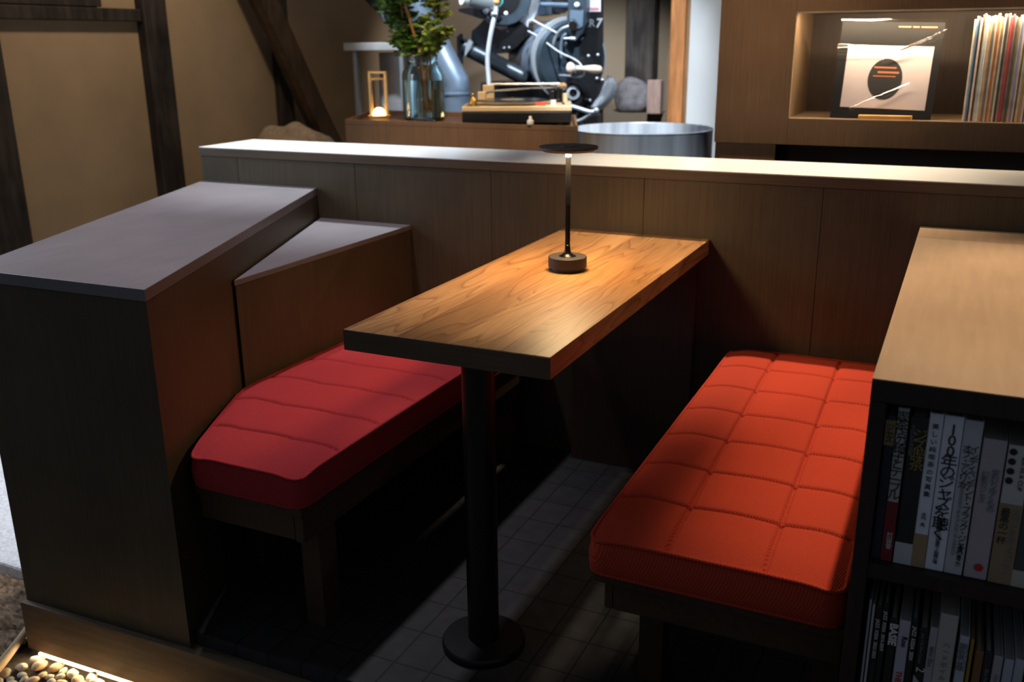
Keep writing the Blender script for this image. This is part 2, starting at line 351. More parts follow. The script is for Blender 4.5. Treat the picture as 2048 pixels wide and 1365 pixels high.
def text(name, s, size, origin, right, up, m, parent, align='LEFT', depth=0.0004, spacing=1.0, bold=0.0, shear=0.0):
    cu = bpy.data.curves.new('t', 'FONT'); cu.body = s; cu.size = size; cu.extrude = depth/2; cu.align_x = align; cu.space_line = spacing
    cu.offset = bold; cu.shear = shear; cu.resolution_u = 2
    to = bpy.data.objects.new('t', cu); COL.objects.link(to)
    dg = bpy.context.evaluated_depsgraph_get(); me = bpy.data.meshes.new_from_object(to.evaluated_get(dg))
    bpy.data.objects.remove(to); bpy.data.curves.remove(cu)
    r = Vector(right).normalized(); u = Vector(up).normalized(); n = r.cross(u)
    root = parent
    while root.parent is not None: root = root.parent
    o3 = Vector(origin)-root.location
    me.transform(Matrix(((r.x, u.x, n.x, o3.x), (r.y, u.y, n.y, o3.y), (r.z, u.z, n.z, o3.z), (0, 0, 0, 1))))
    me.name = name; me.materials.clear(); me.materials.append(m)
    o = bpy.data.objects.new(name, me); COL.objects.link(o); o.parent = parent
    return o
INK = mat('black_ink', (0.015, 0.015, 0.018), 0.7); INKW = mat('white_ink', (0.75, 0.74, 0.72), 0.7); INKR = mat('red_ink', (0.5, 0.03, 0.03), 0.7)
INKG = mat('grey_ink', (0.22, 0.22, 0.24), 0.7); INKO = mat('gold_ink', (0.35, 0.24, 0.07), 0.6)

# ================================================================== THE SETTING
FY = 1.27            # front edge of the raised booth floor
bm = B_(); prism(bm, [(-1.424, 1.345), (1.6, 1.345), (1.6, 5.55), (-3.42, 5.55), (-3.42, 2.64), (-2.45, 2.62), (-1.975, 2.59), (-1.454, 1.375)], -0.10, 0.0); struct('floor', bm, M['tiles'])
bm = B_(); box(bm, -4.6, 1.6, -1.5, 5.7, -0.26, -0.18); o = struct('floor_ground', bm, M['gravel'])
bm = B_(); box(bm, -3.58, -3.42, 2.36, 5.7, -0.2, 2.9); struct('wall_left', bm, M['plaster'])
bm = B_(); box(bm, -3.58, 1.6, 5.55, 5.7, -0.2, 2.9); struct('wall_back', bm, M['plaster_dark'])
bm = B_(); box(bm, 1.5, 1.6, 1.2, 5.7, -0.2, 2.9); struct('wall_right', bm, M['plaster_dark'])
bm = B_(); box(bm, -3.58, 1.6, 1.2, 5.7, 2.9, 3.0); struct('ceiling', bm, M['ceiling'])
bm = B_(); box(bm, -1.345, -0.6, 5.0, 5.12, 0.0, 2.9); struct('wall_white', bm, M['white_wall'])
bm = B_(); box(bm, -2.02, -1.46, 5.3, 5.55, 0.0, 0.86); struct('trim_1', bm, M['plaster_dark'])

# timber frame of the plaster wall
def timber(name, bm, m, label, cat='post', group=None): return tag(obj(name, bm, m), label, cat, group)
bm = B_(); box(bm, -3.46, -3.37, 2.38, 2.60, -0.18, 2.9, 0.006); timber('timber_post', bm, M['old_timber'], 'dark timber post at the far left edge of the plaster wall, beside the daylit stone')
bm = B_(); box(bm, -3.46, -3.37, 3.335, 3.475, -0.18, 2.9, 0.006); timber('timber_post', bm, M['old_timber'], 'broad dark timber post between the two plaster wall panels, holding the horizontal beam')
bm = B_(); box(bm, -3.46, -3.38, 4.255, 4.365, -0.18, 2.9, 0.006); timber('timber_post', bm, M['old_timber'], 'dark timber post behind the diagonal brace, above the jute sack')
bm = B_(); box(bm, -3.46, -3.385, 2.60, 3.335, 1.352, 1.405, 0.004); timber('timber_beam', bm, M['old_timber'], 'dark horizontal timber beam across the top of the left plaster panel', 'beam')
bm = B_(); box(bm, -3.46, -3.385, 2.60, 3.12, 1.408, 1.56, 0.004); timber('timber_board', bm, M['old_timber'], 'short dark board lying on top of the horizontal timber beam', 'board')
bm = B_()
P0, P1 = at(660, 285, X=-3.25), at(505, -40, X=-3.3)
d = (P1-P0).normalized(); P0 = P0-d*(P0.z+0.18)/d.z; P1 = P1+d*0.9
pts = [P0+d*((P1-P0).length*i/7)+Vector((0, 0.012*sin(i*1.7), 0)) for i in range(8)]
for i in range(7):
    pass
side = Vector((0, d.z, -d.y)).normalized()
sec = []
for p in pts: sec.append([bm.verts.new(p+side*a+Vector((b, 0, 0))) for a, b in ((-0.058, -0.04), (0.058, -0.04), (0.066, 0.0), (0.058, 0.04), (-0.058, 0.04), (-0.066, 0.0))])
for a, b in zip(sec, sec[1:]):
    for k in range(6): bm.faces.new((a[k], a[(k+1) % 6], b[(k+1) % 6], b[k]))
bm.faces.new(sec[0]); bm.faces.new(list(reversed(sec[-1]))); bmesh.ops.recalc_face_normals(bm, faces=bm.faces)
timber('diagonal_brace', bm, M['brace_timber'], 'slanting dark timber brace leaning across the plaster wall behind the counter', 'brace')
# timber of the back wall
a, b = at(1255, 100, Y=5.5), at(1312, 100, Y=5.5)
bm = B_(); box(bm, a.x, b.x, 5.45, 5.56, 0.86, 2.9, 0.01); timber('timber_post', bm, M['old_timber'], 'weathered dark post in the back wall standing on a grey stone')
bm = B_(); box(bm, -1.455, -1.375, 5.02, 5.12, 0.0, 2.9, 0.006); timber('timber_post', bm, M['orange_timber'], 'orange timber post left of the white wall')
bm = B_(); box(bm, -1.375, -1.345, 5.04, 5.12, 0.0, 2.9, 0.003); timber('timber_trim', bm, M['pine_dark'], 'narrow brown timber strip between orange post and white wall', 'trim')
bm = B_()
vs = ball(bm, ((a.x+b.x)/2-0.005, 5.365, 0.93), 0.15, (0.72, 0.40, 0.85), 3)
for v in vs:
    v.co += 0.03*noise.noise_vector(v.co*9); v.co.z = max(v.co.z, 0.862)
tag(obj('base_stone', bm, M['rough_stone'], None, True), 'rough grey stone under the weathered dark post in the back wall', 'stone')
a = at(1297, 160, Y=5.25); b = at(1319, 243, Y=5.25)
bm = B_(); box(bm, a.x, b.x+0.006, 5.23, 5.29, 0.862, a.z, 0.004)
tag(obj('wood_offcut', bm, mat('pinkish_raw_timber', (0.42, 0.27, 0.22), 0.8, var=0.2, scale=12, stretch=(6, 6, 1))), 'pinkish timber offcut standing upright against the grey stone', 'wood')

# ground outside the booth
a = B_(); bm = B_()
prism(bm, [(-4.4, 0.95), (-2.02, 1.28), (-2.02, 1.50), (-2.28, 2.36), (-4.4, 2.36)], -0.18, -0.11, 0.006)
a.free()
bm.free()
bm = B_(); prism(bm, [(-4.4, 1.52), (-2.05, 1.50), (-2.30, 2.15), (-4.4, 2.10)], -0.19, -0.12, 0.008)
tag(obj('paving_slab', bm, M['stone_slab']), 'pale granite paving slab lit by daylight left of the booth', 'paving slab')
bm = B_(); prism(bm, [(-4.4, 2.12), (-2.31, 2.17), (-2.40, 2.55), (-4.4, 2.5)], -0.19, -0.13, 0.008)
tag(obj('paving_slab', bm, M['stone_slab']), 'pale paving slab further back, beyond the dark pebble gap', 'paving slab')
bm = B_(); nx, ny = 60, 40
gv = [[bm.verts.new((-3.2+1.24*i/nx, 1.16+0.36*j/ny, -0.165+0.035*noise.noise(Vector((i*0.22+j*0.1, j*0.55, 0)))+0.012*noise.noise(Vector((i*.9, j*.9, 3))))) for j in range(ny+1)] for i in range(nx+1)]
for i in range(nx):
    for j in range(ny): bm.faces.new((gv[i][j], gv[i+1][j], gv[i+1][j+1], gv[i][j+1]))
tag(obj('bark_ground', bm, M['bark'], None, True), 'rough brown bark ground between paving slab and pebbles', 'ground', kind='stuff')
bm = B_()
P = smooth_path([at(-30, 1365, Z=-0.15), at(5, 1325, Z=-0.15), at(32, 1290, Z=-0.15), at(52, 1262, Z=-0.15), at(70, 1236, Z=-0.155)], 6)
tube(bm, P, 0.012, 8, rs=[0.013-0.006*i/len(P) for i in range(len(P))])
tag(obj('root', bm, M['root'], None, True), 'pale curved root edging the pebble bed', 'root')
random.seed(5)
peb = []
for k in range(5):
    bm = B_(); vs = ball(bm, (0, 0, 0), 1, (1, 0.72, 0.5), 3)
    for v in vs: v.co += 0.12*noise.noise_vector(v.co*1.3+Vector((k*5, 0, 0)))
    me = bpy.data.meshes.new('pebble'); bm.to_mesh(me); bm.free(); me.polygons.foreach_set('use_smooth', [True]*len(me.polygons)); me.materials.append(PEB[k % 4]); peb.append(me)
placed = []
tries = 0
while len(placed) < 230 and tries < 12000:
    tries += 1
    x, y = random.uniform(-2.0, -1.45), random.uniform(0.92, 1.286)
    r = random.uniform(0.012, 0.023)
    if 0.36*(x+1.96)+1.175 < y-0.02 and x < -1.90: continue
    if x < -1.955+0.9*(1.2-y): continue
    z = -0.178+r*0.45
    if any((x-p[0])**2+(y-p[1])**2 < ((r+p[2])*0.74)**2 for p in placed):
        continue
    placed.append((x, y, r))
    o = bpy.data.objects.new('pebble', peb[random.randrange(5)]); COL.objects.link(o); o.location = (x, y, z); o.scale = (r, r, r)
    o.rotation_euler = (random.uniform(-.3, .3), random.uniform(-.3, .3), random.uniform(0, 6.28))
    tag(o, 'smooth river pebble in the lit gravel bed at the foot of the booth plinth', 'pebble', 'river pebbles beside the plinth')

# ================================================================== BOOTH
# left partition (skewed block)
FL, FR, RR, RL = (-1.926, 1.306), (-1.421, 1.322), (-1.94, 2.588), (-2.43, 2.588)
ZL = 0.792
t = thing('booth_partition', 'low dark partition at the left of the booth with a wide grey-lit flat top', 'partition', (-1.92, 1.95, -0.10))
def inset(P, d):
    c = Vector((sum(p[0] for p in P)/4, sum(p[1] for p in P)/4)); return [tuple(Vector(p)+(c-Vector(p)).normalized()*d) for p in P]
bm = B_(); prism(bm, inset([FL, FR, RR, RL], 0.003), -0.03, ZL-0.026); obj('body', bm, M['veneer'], t)
bm = B_(); prism(bm, [FL, FR, RR, RL], ZL-0.025, ZL, 0.0012); obj('top_board', bm, M['veneer_top'], t)
bm = B_(); prism(bm, [(-1.935, 1.295), (-1.40, 1.312), (1.2, 1.312), (1.2, 1.343), (-1.40, 1.343), (-1.925, 1.328)], -0.162, -0.0302, 0.003); o = obj('plinth_board', bm, M['plinth'], t); o['label'] = 'grained timber plinth board'
bm = B_(); prism(bm, [(-1.937, 1.329), (-1.915, 1.329), (-2.43, 2.58), (-2.452, 2.58)], -0.162, -0.0302, 0.003); obj('plinth_board', bm, M['plinth'], t)
bm = B_(); prism(bm, [(-1.90, 1.2945), (-1.40, 1.310), (-0.9, 1.310), (-0.9, 1.316), (-1.40, 1.316), (-1.90, 1.3005)], -0.171, -0.164); o = obj('light_strip', bm, glow('warm_led', (1, 0.74, 0.40), 5), t); o['label'] = 'glowing warm light strip under the plinth'
light('plinth_strip', 'AREA', (-1.45, 1.288, -0.150), (-1.45, 0.95, -0.24), 1.1, (1, 0.74, 0.42), shape='RECTANGLE', size=0.95, size_y=0.012)

# backrest box with a triangular top
XB, ZB = -1.598, 0.692
t = thing('booth_backrest', 'dark boxed seat back with a triangular top, between left partition and counter', 'backrest', (-1.70, 2.2, 0))
tri = [(XB, 1.772), (-1.580, 2.588), (-1.932, 2.588)]
bm = B_(); prism(bm, [(XB, 1.775), (-1.582, 2.586), (-1.93, 2.586)], 0.0, ZB-0.016); obj('body', bm, M['veneer'], t)
bm = B_(); prism(bm, tri, ZB-0.015, ZB, 0.001); obj('top_board', bm, M['veneer_top'], t)

# counter partition across the back
ZW = 0.909; YF, YB = 2.59, 2.88
t = thing('counter_partition', 'long dark panelled counter wall behind the booth with a white top', 'partition', (-0.5, 2.75, 0))
sx = [-2.43, -2.27, -1.785, -1.292, -0.808, -0.321, 0.165, 0.65, 1.14, 1.5]
for x0, x1 in zip(sx, sx[1:]):
    bm = B_(); box(bm, x0+0.0006, x1-0.0006, YF, YB-0.01, 0.0, ZW-0.031, 0.0008, seg=1); obj('panel', bm, M['veneer'], t)
bm = B_(); box(bm, -2.434, 1.5, YF-0.004, YB, ZW-0.030, ZW-0.003, 0.001); obj('edge_board', bm, M['edge'], t)
bm = B_(); box(bm, -2.433, 1.5, YF-0.003, YB, ZW-0.0028, ZW, 0.0008); o = obj('countertop', bm, M['white_top'], t); o['label'] = 'glossy white countertop'

# table
TX0, TX1, TY0, TZ, TT = -1.0493, -0.6134, 1.4524, 0.72, 0.042
t = thing('booth_table', 'narrow orange-brown plank table on one black pole, in the middle of the booth', 'table', (-0.83, 2.02, 0))
bm = B_(); box(bm, TX0, TX1, TY0, YF-0.002, TZ-TT, TZ, 0.0012); o = obj('tabletop', bm, M['table'], t)
bm = B_(); box(bm, TX0+0.0006, TX1-0.0006, TY0-0.0015, TY0-0.0001, TZ-TT+0.0006, TZ-0.0008); o = obj('end_grain', bm, stained('end_grain_wood', (0.10, 0.062, 0.034), 'x', rough=0.6, f=300), t); o['label'] = 'dark end grain at the near end'
px, py = -0.819, 1.572
bm = B_(); cyl(bm, (px, py, 0.012), (px, py, TZ-TT), 0.0335, 40); o = obj('pole', bm, M['black_metal'], t, SM)
bm = B_(); lathe(bm, [(0, 0), (0.088, 0), (0.090, 0.003), (0.090, 0.014), (0.087, 0.018), (0.034, 0.020), (0, 0.020)], (px, py, 0.0), 56); obj('base_disc', bm, M['black_metal'], t, SM)
bm = B_(); box(bm, -1.006, -0.640, 2.548, YF-0.001, 0.0, TZ-TT-0.001, 0.001); obj('support_panel', bm, stained('support_veneer', (0.06, 0.033, 0.02)), t)

# table lamp
lx, ly = -0.838, 2.088
t = thing('table_lamp', 'slim black table lamp with a flat disc shade on the wooden table', 'lamp', (lx, ly, TZ))
bm = B_(); lathe(bm, [(0, 0.0), (0.039, 0.0), (0.039, 0.008), (0.0455, 0.0085), (0.0465, 0.0095), (0.0465, 0.0335), (0.0455, 0.0345), (0, 0.0345)], (lx, ly, TZ), 56); obj('base', bm, M['lamp_black'], t, SM)
bm = B_(); lathe(bm, [(0.021, 0.0345), (0.014, 0.038), (0.009, 0.043), (0.0068, 0.050), (0.0062, 0.060)], (lx, ly, TZ), 32); obj('stem_foot', bm, M['lamp_stem'], t, SM)
bm = B_(); cyl(bm, (lx, ly, TZ+0.060), (lx, ly, TZ+0.158), 0.0060, 24); lathe(bm, [(0.0062, 0.0595), (0.0068, 0.060), (0.0068, 0.0612), (0.006, 0.062)], (lx, ly, TZ), 24); obj('lower_stem', bm, M['lamp_stem'], t, SM)
bm = B_(); cyl(bm, (lx, ly, TZ+0.158), (lx, ly, TZ+0.278), 0.0064, 24); obj('upper_stem', bm, mat('gloss_stem_reflection_dark', (0.01, 0.01, 0.01), 0.15, 0.3), t, SM)  # darker than the lower stem: a reflection's tone put into the colour
bm = B_(); lathe(bm, [(0.0066, 0.270), (0.0075, 0.272), (0.0075, 0.274), (0.0066, 0.276)], (lx, ly, TZ), 24); obj('collar_ring', bm, M['steel'], t, SM)
bm = B_(); lathe(bm, [(0.0064, 0.276), (0.009, 0.284), (0.060, 0.2845), (0.064, 0.288), (0.0695, 0.290), (0.0695, 0.2945), (0.0685, 0.2955), (0.020, 0.2955), (0.020, 0.2945), (0.0185, 0.2945), (0.0185, 0.2965), (0, 0.2965)], (lx, ly, TZ), 64); sh = obj('lamp_shade', bm, mat('lamp_black_lit_copy', (0.085, 0.072, 0.060), 0.6, scale=200, bump=0.03), t, SM)  # same paint as the base, lightened in colour for soft light on top
bm = B_(); lathe(bm, [(0.012, 0.2838), (0.054, 0.2838), (0.054, 0.2843), (0.012, 0.2843)], (lx, ly, TZ), 48, caps=False); obj('diffuser', bm, glow('lamp_diffuser', (1, 0.70, 0.36), 3.0), sh)
ll = light('table_lamp_light', 'AREA', (lx, ly, TZ+0.2830), (lx, ly, 0), 3.9, (1, 0.66, 0.33), shape='DISK', size=0.105)

# benches and cushions
def cushion(name, label, xl, xr, y0, y1, zt, thick, sxs, sys_, m, r0=0.028, r1=0.03, crown=0.012, la=1.0):
    t = thing(name, label, 'cushion', ((xl(y0+.3)+xr(y0+.3))/2, (y0+y1)/2, zt-thick-crown))
    NX, NY = 210, 480
    def ins(y):
        a = 0.0
        for d, r in ((y-y0, r0), (y1-y, r1)):
            if d < r: a = max(a, r-sqrt(max(0, r*r-(r-d)**2)))
        return a
    bm = B_(); V = []
    def tval(j, n):                       # cosine-ish spacing, denser at the ends
        u = j/n; return 0.85*u+0.15*(0.5-0.5*cos(pi*u))
    for j in range(NY+1):
        y = y0+(y1-y0)*tval(j, NY); a = xl(y)+ins(y); b = xr(y)-ins(y); row = []
        for i in range(NX+1):
            x = a+(b-a)*i/NX
            ex = min(x-xl(y), xr(y)-x); ey = min(y-y0, y1-y)
            h = zt
            for d, w, k in ((ex, 0.075, crown), (ey, 0.085, crown)):
                q = max(0, 1-max(d, 0)/w); h -= k*q*q
            amp = min(1, max(0, min(ex, ey)/0.012))
            for s in sxs:
                dd = abs(x-s(y)); h -= la*amp*(0.0058*math.exp(-(dd/0.0045)**2)+0.0026*math.exp(-dd/0.016))
            for s in sys_:
                dd = abs(y-s-0.006*sin(x*37)*0.4); h -= amp*(0.0065*math.exp(-(dd/0.0044)**2)+0.0035*math.exp(-dd/0.017))
            h += 0.0012*noise.noise(Vector((x*9, y*9, 1.3)))
            row.append(bm.verts.new((x, y, h)))
        V.append(row)
    for j in range(NY):
        for i in range(NX): bm.faces.new((V[j][i], V[j][i+1], V[j+1][i+1], V[j+1][i]))
    loop = [V[0][i] for i in range(NX+1)]+[V[j][NX] for j in range(1, NY+1)]+[V[NY][i] for i in range(NX-1, -1, -1)]+[V[j][0] for j in range(NY-1, 0, -1)]
    edge = [v.co.copy() for v in loop]
    n = len(loop); prev = loop
    for f, o_ in ((0.15, 0.003), (0.4, 0.006), (0.7, 0.006), (0.9, 0.003), (1.0, -0.003)):
        cur = []
        for k, p in enumerate(edge):
            tg = edge[(k+2) % n]-edge[k-2]; nrm = Vector((tg.y, -tg.x, 0)); nrm.normalize()
            cur.append(bm.verts.new((p.x+nrm.x*o_, p.y+nrm.y*o_, p.z+(zt-crown-thick-p.z)*f)))
        for k in range(n): bm.faces.new((prev[k], prev[(k+1) % n], cur[(k+1) % n], cur[k]))
        prev = cur
    bm.faces.new(list(reversed(prev))); bmesh.ops.recalc_face_normals(bm, faces=bm.faces)
    obj('cover', bm, m, t, True)
    ring = edge[::2]
    for z_, f in ((0.0, 0), (0, 1)):
        bm = B_(); pts = [Vector((p.x, p.y, p.z-0.001 if f == 0 else zt-crown-thick+0.006)) for p in ring]
        tube(bm, pts, 0.0042, 8, closed=True); obj('piping', bm, m, t, True)
    return t
seam = lambda a, b: (lambda y: a+(b-a)*(y-1.41)/1.2)
ys6 = [1.412+0.167*k for k in range(1, 7)]
cushion('seat_cushion', 'bright red quilted seat cushion on the right bench, beside the bookshelf', lambda y: -0.521-0.008*(y-1.4), lambda y: -0.089, 1.408, 2.588, 0.425, 0.075,
        [seam(-0.379, -0.404), seam(-0.214, -0.236)], ys6, M['red'])
def xl_left(y): return -1.424-(y-1.39)*0.171/0.372 if y < 1.762 else -1.588+(y-1.762)*0.0185
def xl_s(y):
    # soften the corner where partition and backrest meet
    return (xl_left(y-0.04)+xl_left(y)+xl_left(y+0.04))/3 if y > 1.43 else xl_left(y)
cushion('seat_cushion', 'crimson quilted seat cushion on the left bench, tapering to its near end', xl_s, lambda y: -1.136, 1.386, 2.586, 0.425, 0.075,
        [seam(-1.262, -1.262), seam(-1.40, -1.44)], [1.375+0.160*k for k in range(1, 8)], M['crimson'], la=0.22)

t = thing('bench', 'dark timber bench frame under the crimson cushion on the left', 'bench', (-1.35, 2.0, 0))
bm = B_(); prism(bm, [(-1.425, 1.395), (-1.142, 1.395), (-1.142, 2.588), (-1.576, 2.588), (-1.590, 1.79)], 0.318, 0.337); obj('seat_board', bm, M['bench_wood'], t)
bm = B_(); box(bm, -1.164, -1.142, 1.397, 2.587, 0.258, 0.3178, 0.002); obj('apron', bm, M['bench_wood'], t)
bm = B_(); box(bm, -1.416, -1.165, 1.397, 1.417, 0.262, 0.3178, 0.002); obj('apron', bm, M['bench_wood'], t)
for y in (1.475, 2.45):
    bm = B_(); box(bm, -1.216, -1.166, y, y+0.062, 0.0, 0.3178, 0.002); obj('leg', bm, M['bench_wood'], t)
bm = B_(); box(bm, -1.572, -1.534, 2.45, 2.51, 0.0, 0.3178, 0.002); obj('leg', bm, M['bench_wood'], t)
bm = B_(); box(bm, -1.52, -1.47, 1.64, 1.70, 0.0, 0.3178, 0.002); obj('leg', bm, M['bench_wood'], t)

t = thing('bench', 'dark bench base under the bright red cushion on the right', 'bench', (-0.3, 2.0, 0))
bm = B_(); box(bm, -0.515, -0.084, 1.42, 2.587, 0.318, 0.337, 0.001); obj('seat_board', bm, M['bench_wood'], t)
bm = B_(); box(bm, -0.50, -0.484, 1.44, 2.587, 0.255, 0.3178, 0.002); obj('apron', bm, M['bench_wood'], t)
bm = B_(); box(bm, -0.483, -0.086, 1.44, 1.456, 0.255, 0.3178, 0.002); obj('apron', bm, M['bench_wood'], t)
for x in (-0.48, -0.145):
    for y in (1.60, 2.45):
        bm = B_(); box(bm, x, x+0.05, y, y+0.05, 0.0, 0.3178, 0.002); obj('leg', bm, M['bench_wood'], t)

# ================================================================== BOOKSHELF
SX, SY, SZ = -0.079, 1.342, 0.795
SF = [0.506, 0.185, 0.0]           # upper faces of the shelf boards
t = thing('bookshelf', 'low dark bookshelf at the right with a tan flat top', 'bookshelf', (0.2, 2.0, 0))
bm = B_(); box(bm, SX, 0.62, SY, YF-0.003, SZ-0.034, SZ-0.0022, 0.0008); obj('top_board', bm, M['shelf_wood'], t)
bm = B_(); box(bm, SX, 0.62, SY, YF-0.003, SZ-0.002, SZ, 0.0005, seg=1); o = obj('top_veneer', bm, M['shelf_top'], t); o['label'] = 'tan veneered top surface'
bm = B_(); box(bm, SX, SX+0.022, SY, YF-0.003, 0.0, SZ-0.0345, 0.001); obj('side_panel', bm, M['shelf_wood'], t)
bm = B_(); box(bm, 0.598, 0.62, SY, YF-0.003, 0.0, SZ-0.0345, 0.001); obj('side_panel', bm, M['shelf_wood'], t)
for z in SF[:2]:
    bm = B_(); box(bm, SX+0.0225, 0.5975, SY+0.004, 1.70, z-0.024, z, 0.001); obj('shelf', bm, M['shelf_wood'], t)
bm = B_(); box(bm, SX+0.0225, 0.5975, 1.701, 1.715, 0.0, SZ-0.0345); obj('back_panel', bm, M['shelf_wood'], t)

_bm = {}
def bmat(c, rough=0.55):
    k = tuple(round(x, 3) for x in c)
    if k not in _bm: _bm[k] = mat('book_cover_%d' % len(_bm), c, rough, var=0.03, scale=30)
    return _bm[k]
def book(x0, x1, z0, z1, y, depth, col, label, bands=(), texts=(), name='book', group='books on the low shelf'):
    t = thing(name, label, 'book', ((x0+x1)/2, y+depth/2, z0), group)
    bm = B_(); w = x1-x0; bt = min(0.0022, w*0.2)
    box(bm, x0, x1, y, y+0.004, z0, z1, min(0.0018, w*0.2)); box(bm, x0, x0+bt, y+0.003, y+depth, z0, z1); box(bm, x1-bt, x1, y+0.003, y+depth, z0, z1)
    obj('cover', bm, bmat(col), t)
    bm = B_(); box(bm, x0+bt+0.0002, x1-bt-0.0002, y+0.0045, y+depth-0.003, z0+0.002, z1-0.004); obj('pages', bm, M['paper'], t)
    for f0, f1, c in bands:
        bm = B_(); e = 0.0004; box(bm, x0-e, x1+e, y-e, y+0.06, z0+(z1-z0)*f0+0.0003, z0+(z1-z0)*f1, 0.0003, seg=1); obj('paper_band', bm, bmat(c), t)
    for q in texts:
        s, size, fz, fx, mode, ink = q[:6]; kw = q[6] if len(q) > 6 else {}
        zt = z0+(z1-z0)*fz; xx = x0+w*fx; yy = y-0.0011
        if mode == 'down': text('title', s, size, (xx, yy, zt), (0, 0, -1), (1, 0, 0), ink, t, **kw)
        else: text('title', '\n'.join(s), size, (xx, yy, zt-size*0.85), (1, 0, 0), (0, 0, 1), ink, t, align='CENTER', spacing=q[7] if len(q) > 7 else 0.78, **kw)
    return t
BY = 1.362
def bx(px, py): return at(px, py, Y=BY).x
def bz(px, py): return at(px, py, Y=BY).z
WHT = (0.80, 0.82, 0.90); Z1 = SF[0]+0.0005
book(bx(1774, 832), bx(1793, 835), Z1, bz(1783, 832), BY, 0.15, (0.02, 0.025, 0.035), 'thin dark book with a tan label at its top, leftmost on the upper shelf', [(0.80, 0.97, (0.30, 0.22, 0.09))], [('ジャズ', 0.012, 0.95, 0.5, 'v', INK)])
book(bx(1797, 816), bx(1820, 818), Z1, bz(1808, 817), BY, 0.15, (0.50, 0.49, 0.44), 'cream book with a dark red lower band, second on the upper shelf', [(0.0, 0.40, (0.22, 0.015, 0.025))],
     [('喫茶店の椅子とテーブル', 0.0185, 0.985, 0.5, 'v', INK, {}, 0.66), ('村田商會', 0.0085, 0.20, 0.6, 'v', INKW)])
book(bx(1823, 832), bx(1859, 838), Z1, bz(1840, 835), BY, 0.16, (0.022, 0.022, 0.020), 'dark book with gilt lettering and a white foot, third on the upper shelf', [(0.0, 0.15, (0.55, 0.56, 0.58))],
     [('ジズ喫茶', 0.021, 0.93, 0.62, 'v', INKO, {}, 0.72), ('そのひとときの音', 0.0075, 0.95, 0.2, 'v', INKG)])
book(bx(1861, 826), bx(1889, 830), Z1, bz(1875, 828), BY, 0.15, WHT, 'narrow white book with a tan paper band round its foot, on the upper shelf', [(0.0, 0.225, (0.40, 0.28, 0.15))],
     [('美しい純喫茶の写真集', 0.0095, 0.94, 0.5, 'v', INK, {}, 1.22), ('木内 亮', 0.007, 0.37, 0.5, 'v', INK)])
book(bx(1890.5, 830), bx(1930, 836), Z1, bz(1910, 833), BY, 0.17, WHT, 'thick white book with large black lettering from top to bottom, middle of the upper shelf', [],
     [('100年のジャズを聴く', 0.0225, 0.965, 0.52, 'v', INK, {'bold': 0.00012}, 0.72), ('後藤雅洋×村井康司×柳樂光隆', 0.0066, 0.35, 0.52, 'v', INK), ('JAZZ', 0.006, 0.055, 0.2, 'h', INKR)][:2])
book(bx(1931, 838), bx(1969, 846), Z1, bz(1950, 842), BY, 0.17, (0.56, 0.56, 0.58), 'off-white book with two columns of slanting black lettering, right of the thick white one', [],
     [('インディペンデント・ブラック・ジャズ・', 0.0128, 0.85, 0.72, 'v', INK, {}, 0.72), ('オブ・アメリカ', 0.0128, 0.85, 0.32, 'v', INK, {}, 0.72), ('INDEPENDENT BLACK JAZZ OF AMERICA', 0.0062, 0.61, 0.27, 'down', INKG), ('★楠川善之介', 0.0075, 0.21, 0.72, 'v', INK)])
book(bx(1968, 876), bx(2016, 886), Z1, bz(1990, 880), BY, 0.14, (0.50, 0.42, 0.46), 'pale pink book with a dark red dot near its foot, on the upper shelf', [],
     [('変わりゆくもの', 0.0115, 0.80, 0.70, 'v', INKG, {}, 0.8), ('幻影のジャズ', 0.0100, 0.78, 0.28, 'v', INKG, {}, 0.8), ('●', 0.016, 0.125, 0.6, 'v', INKR)])
book(bx(2019, 888), bx(2066, 898), Z1, bz(2040, 893), BY, 0.15, (0.58, 0.57, 0.55), 'white book printed with coffee beans above a kraft paper band', [(0.0, 0.59, (0.33, 0.24, 0.14))],
     [('600 IN A CUP', 0.0085, 0.93, 0.62, 'down', INK), ('●●●●', 0.013, 0.985, 0.22, 'v', INK, {}, 1.1), ('最高の一杯', 0.013, 0.56, 0.3, 'v', INK, {}, 0.85), ('スペシャルティコーヒー', 0.0118, 0.56, 0.75, 'v', INKG, {}, 0.8)])
book(bx(2067, 900), bx(2100, 906), Z1, bz(2080, 890), BY, 0.15, (0.06, 0.075, 0.06), 'dark green book at the right end of the upper shelf', [(0.0, 0.12, (0.5, 0.48, 0.4))])
Z2 = SF[1]+0.0005; G2 = 'books on the low shelf'
def low(x0, x1, py, col, label, bands=(), texts=(), depth=0.17, dy=0.0):
    xm = (x0+x1)/2
    p = at(xm, py, Y=BY+dy); w = (at(x1, py, Y=BY+dy).x-at(x0, py, Y=BY+dy).x)
    return book(p.x-w/2+0.0002, p.x+w/2-0.0002, Z2, p.z, BY+dy, depth, col, label, bands, texts)
BLK = (0.02, 0.022, 0.02)
low(1739, 1744.5, 1201, (0.42, 0.44, 0.48), 'slim pale grey booklet at the far left of the lower shelf')
low(1745.5, 1751, 1210, (0.55, 0.56, 0.58), 'slim white booklet, second from the left on the lower shelf')
JK = {'bold': 0.0001}
low(1752, 1766, 1214, BLK, 'thin black book with small spaced white capitals, left of the other thin black one', [], [('JAZZ  KISSA  2022-2023', 0.0068, 0.91, 0.30, 'down', INKW, JK)])
low(1767, 1779, 1209, BLK, 'second thin black book with small white capitals, beside the bold-lettered black one', [], [('JAZZ  KISSA  2015-2019', 0.0068, 0.95, 0.30, 'down', INKW, JK)])
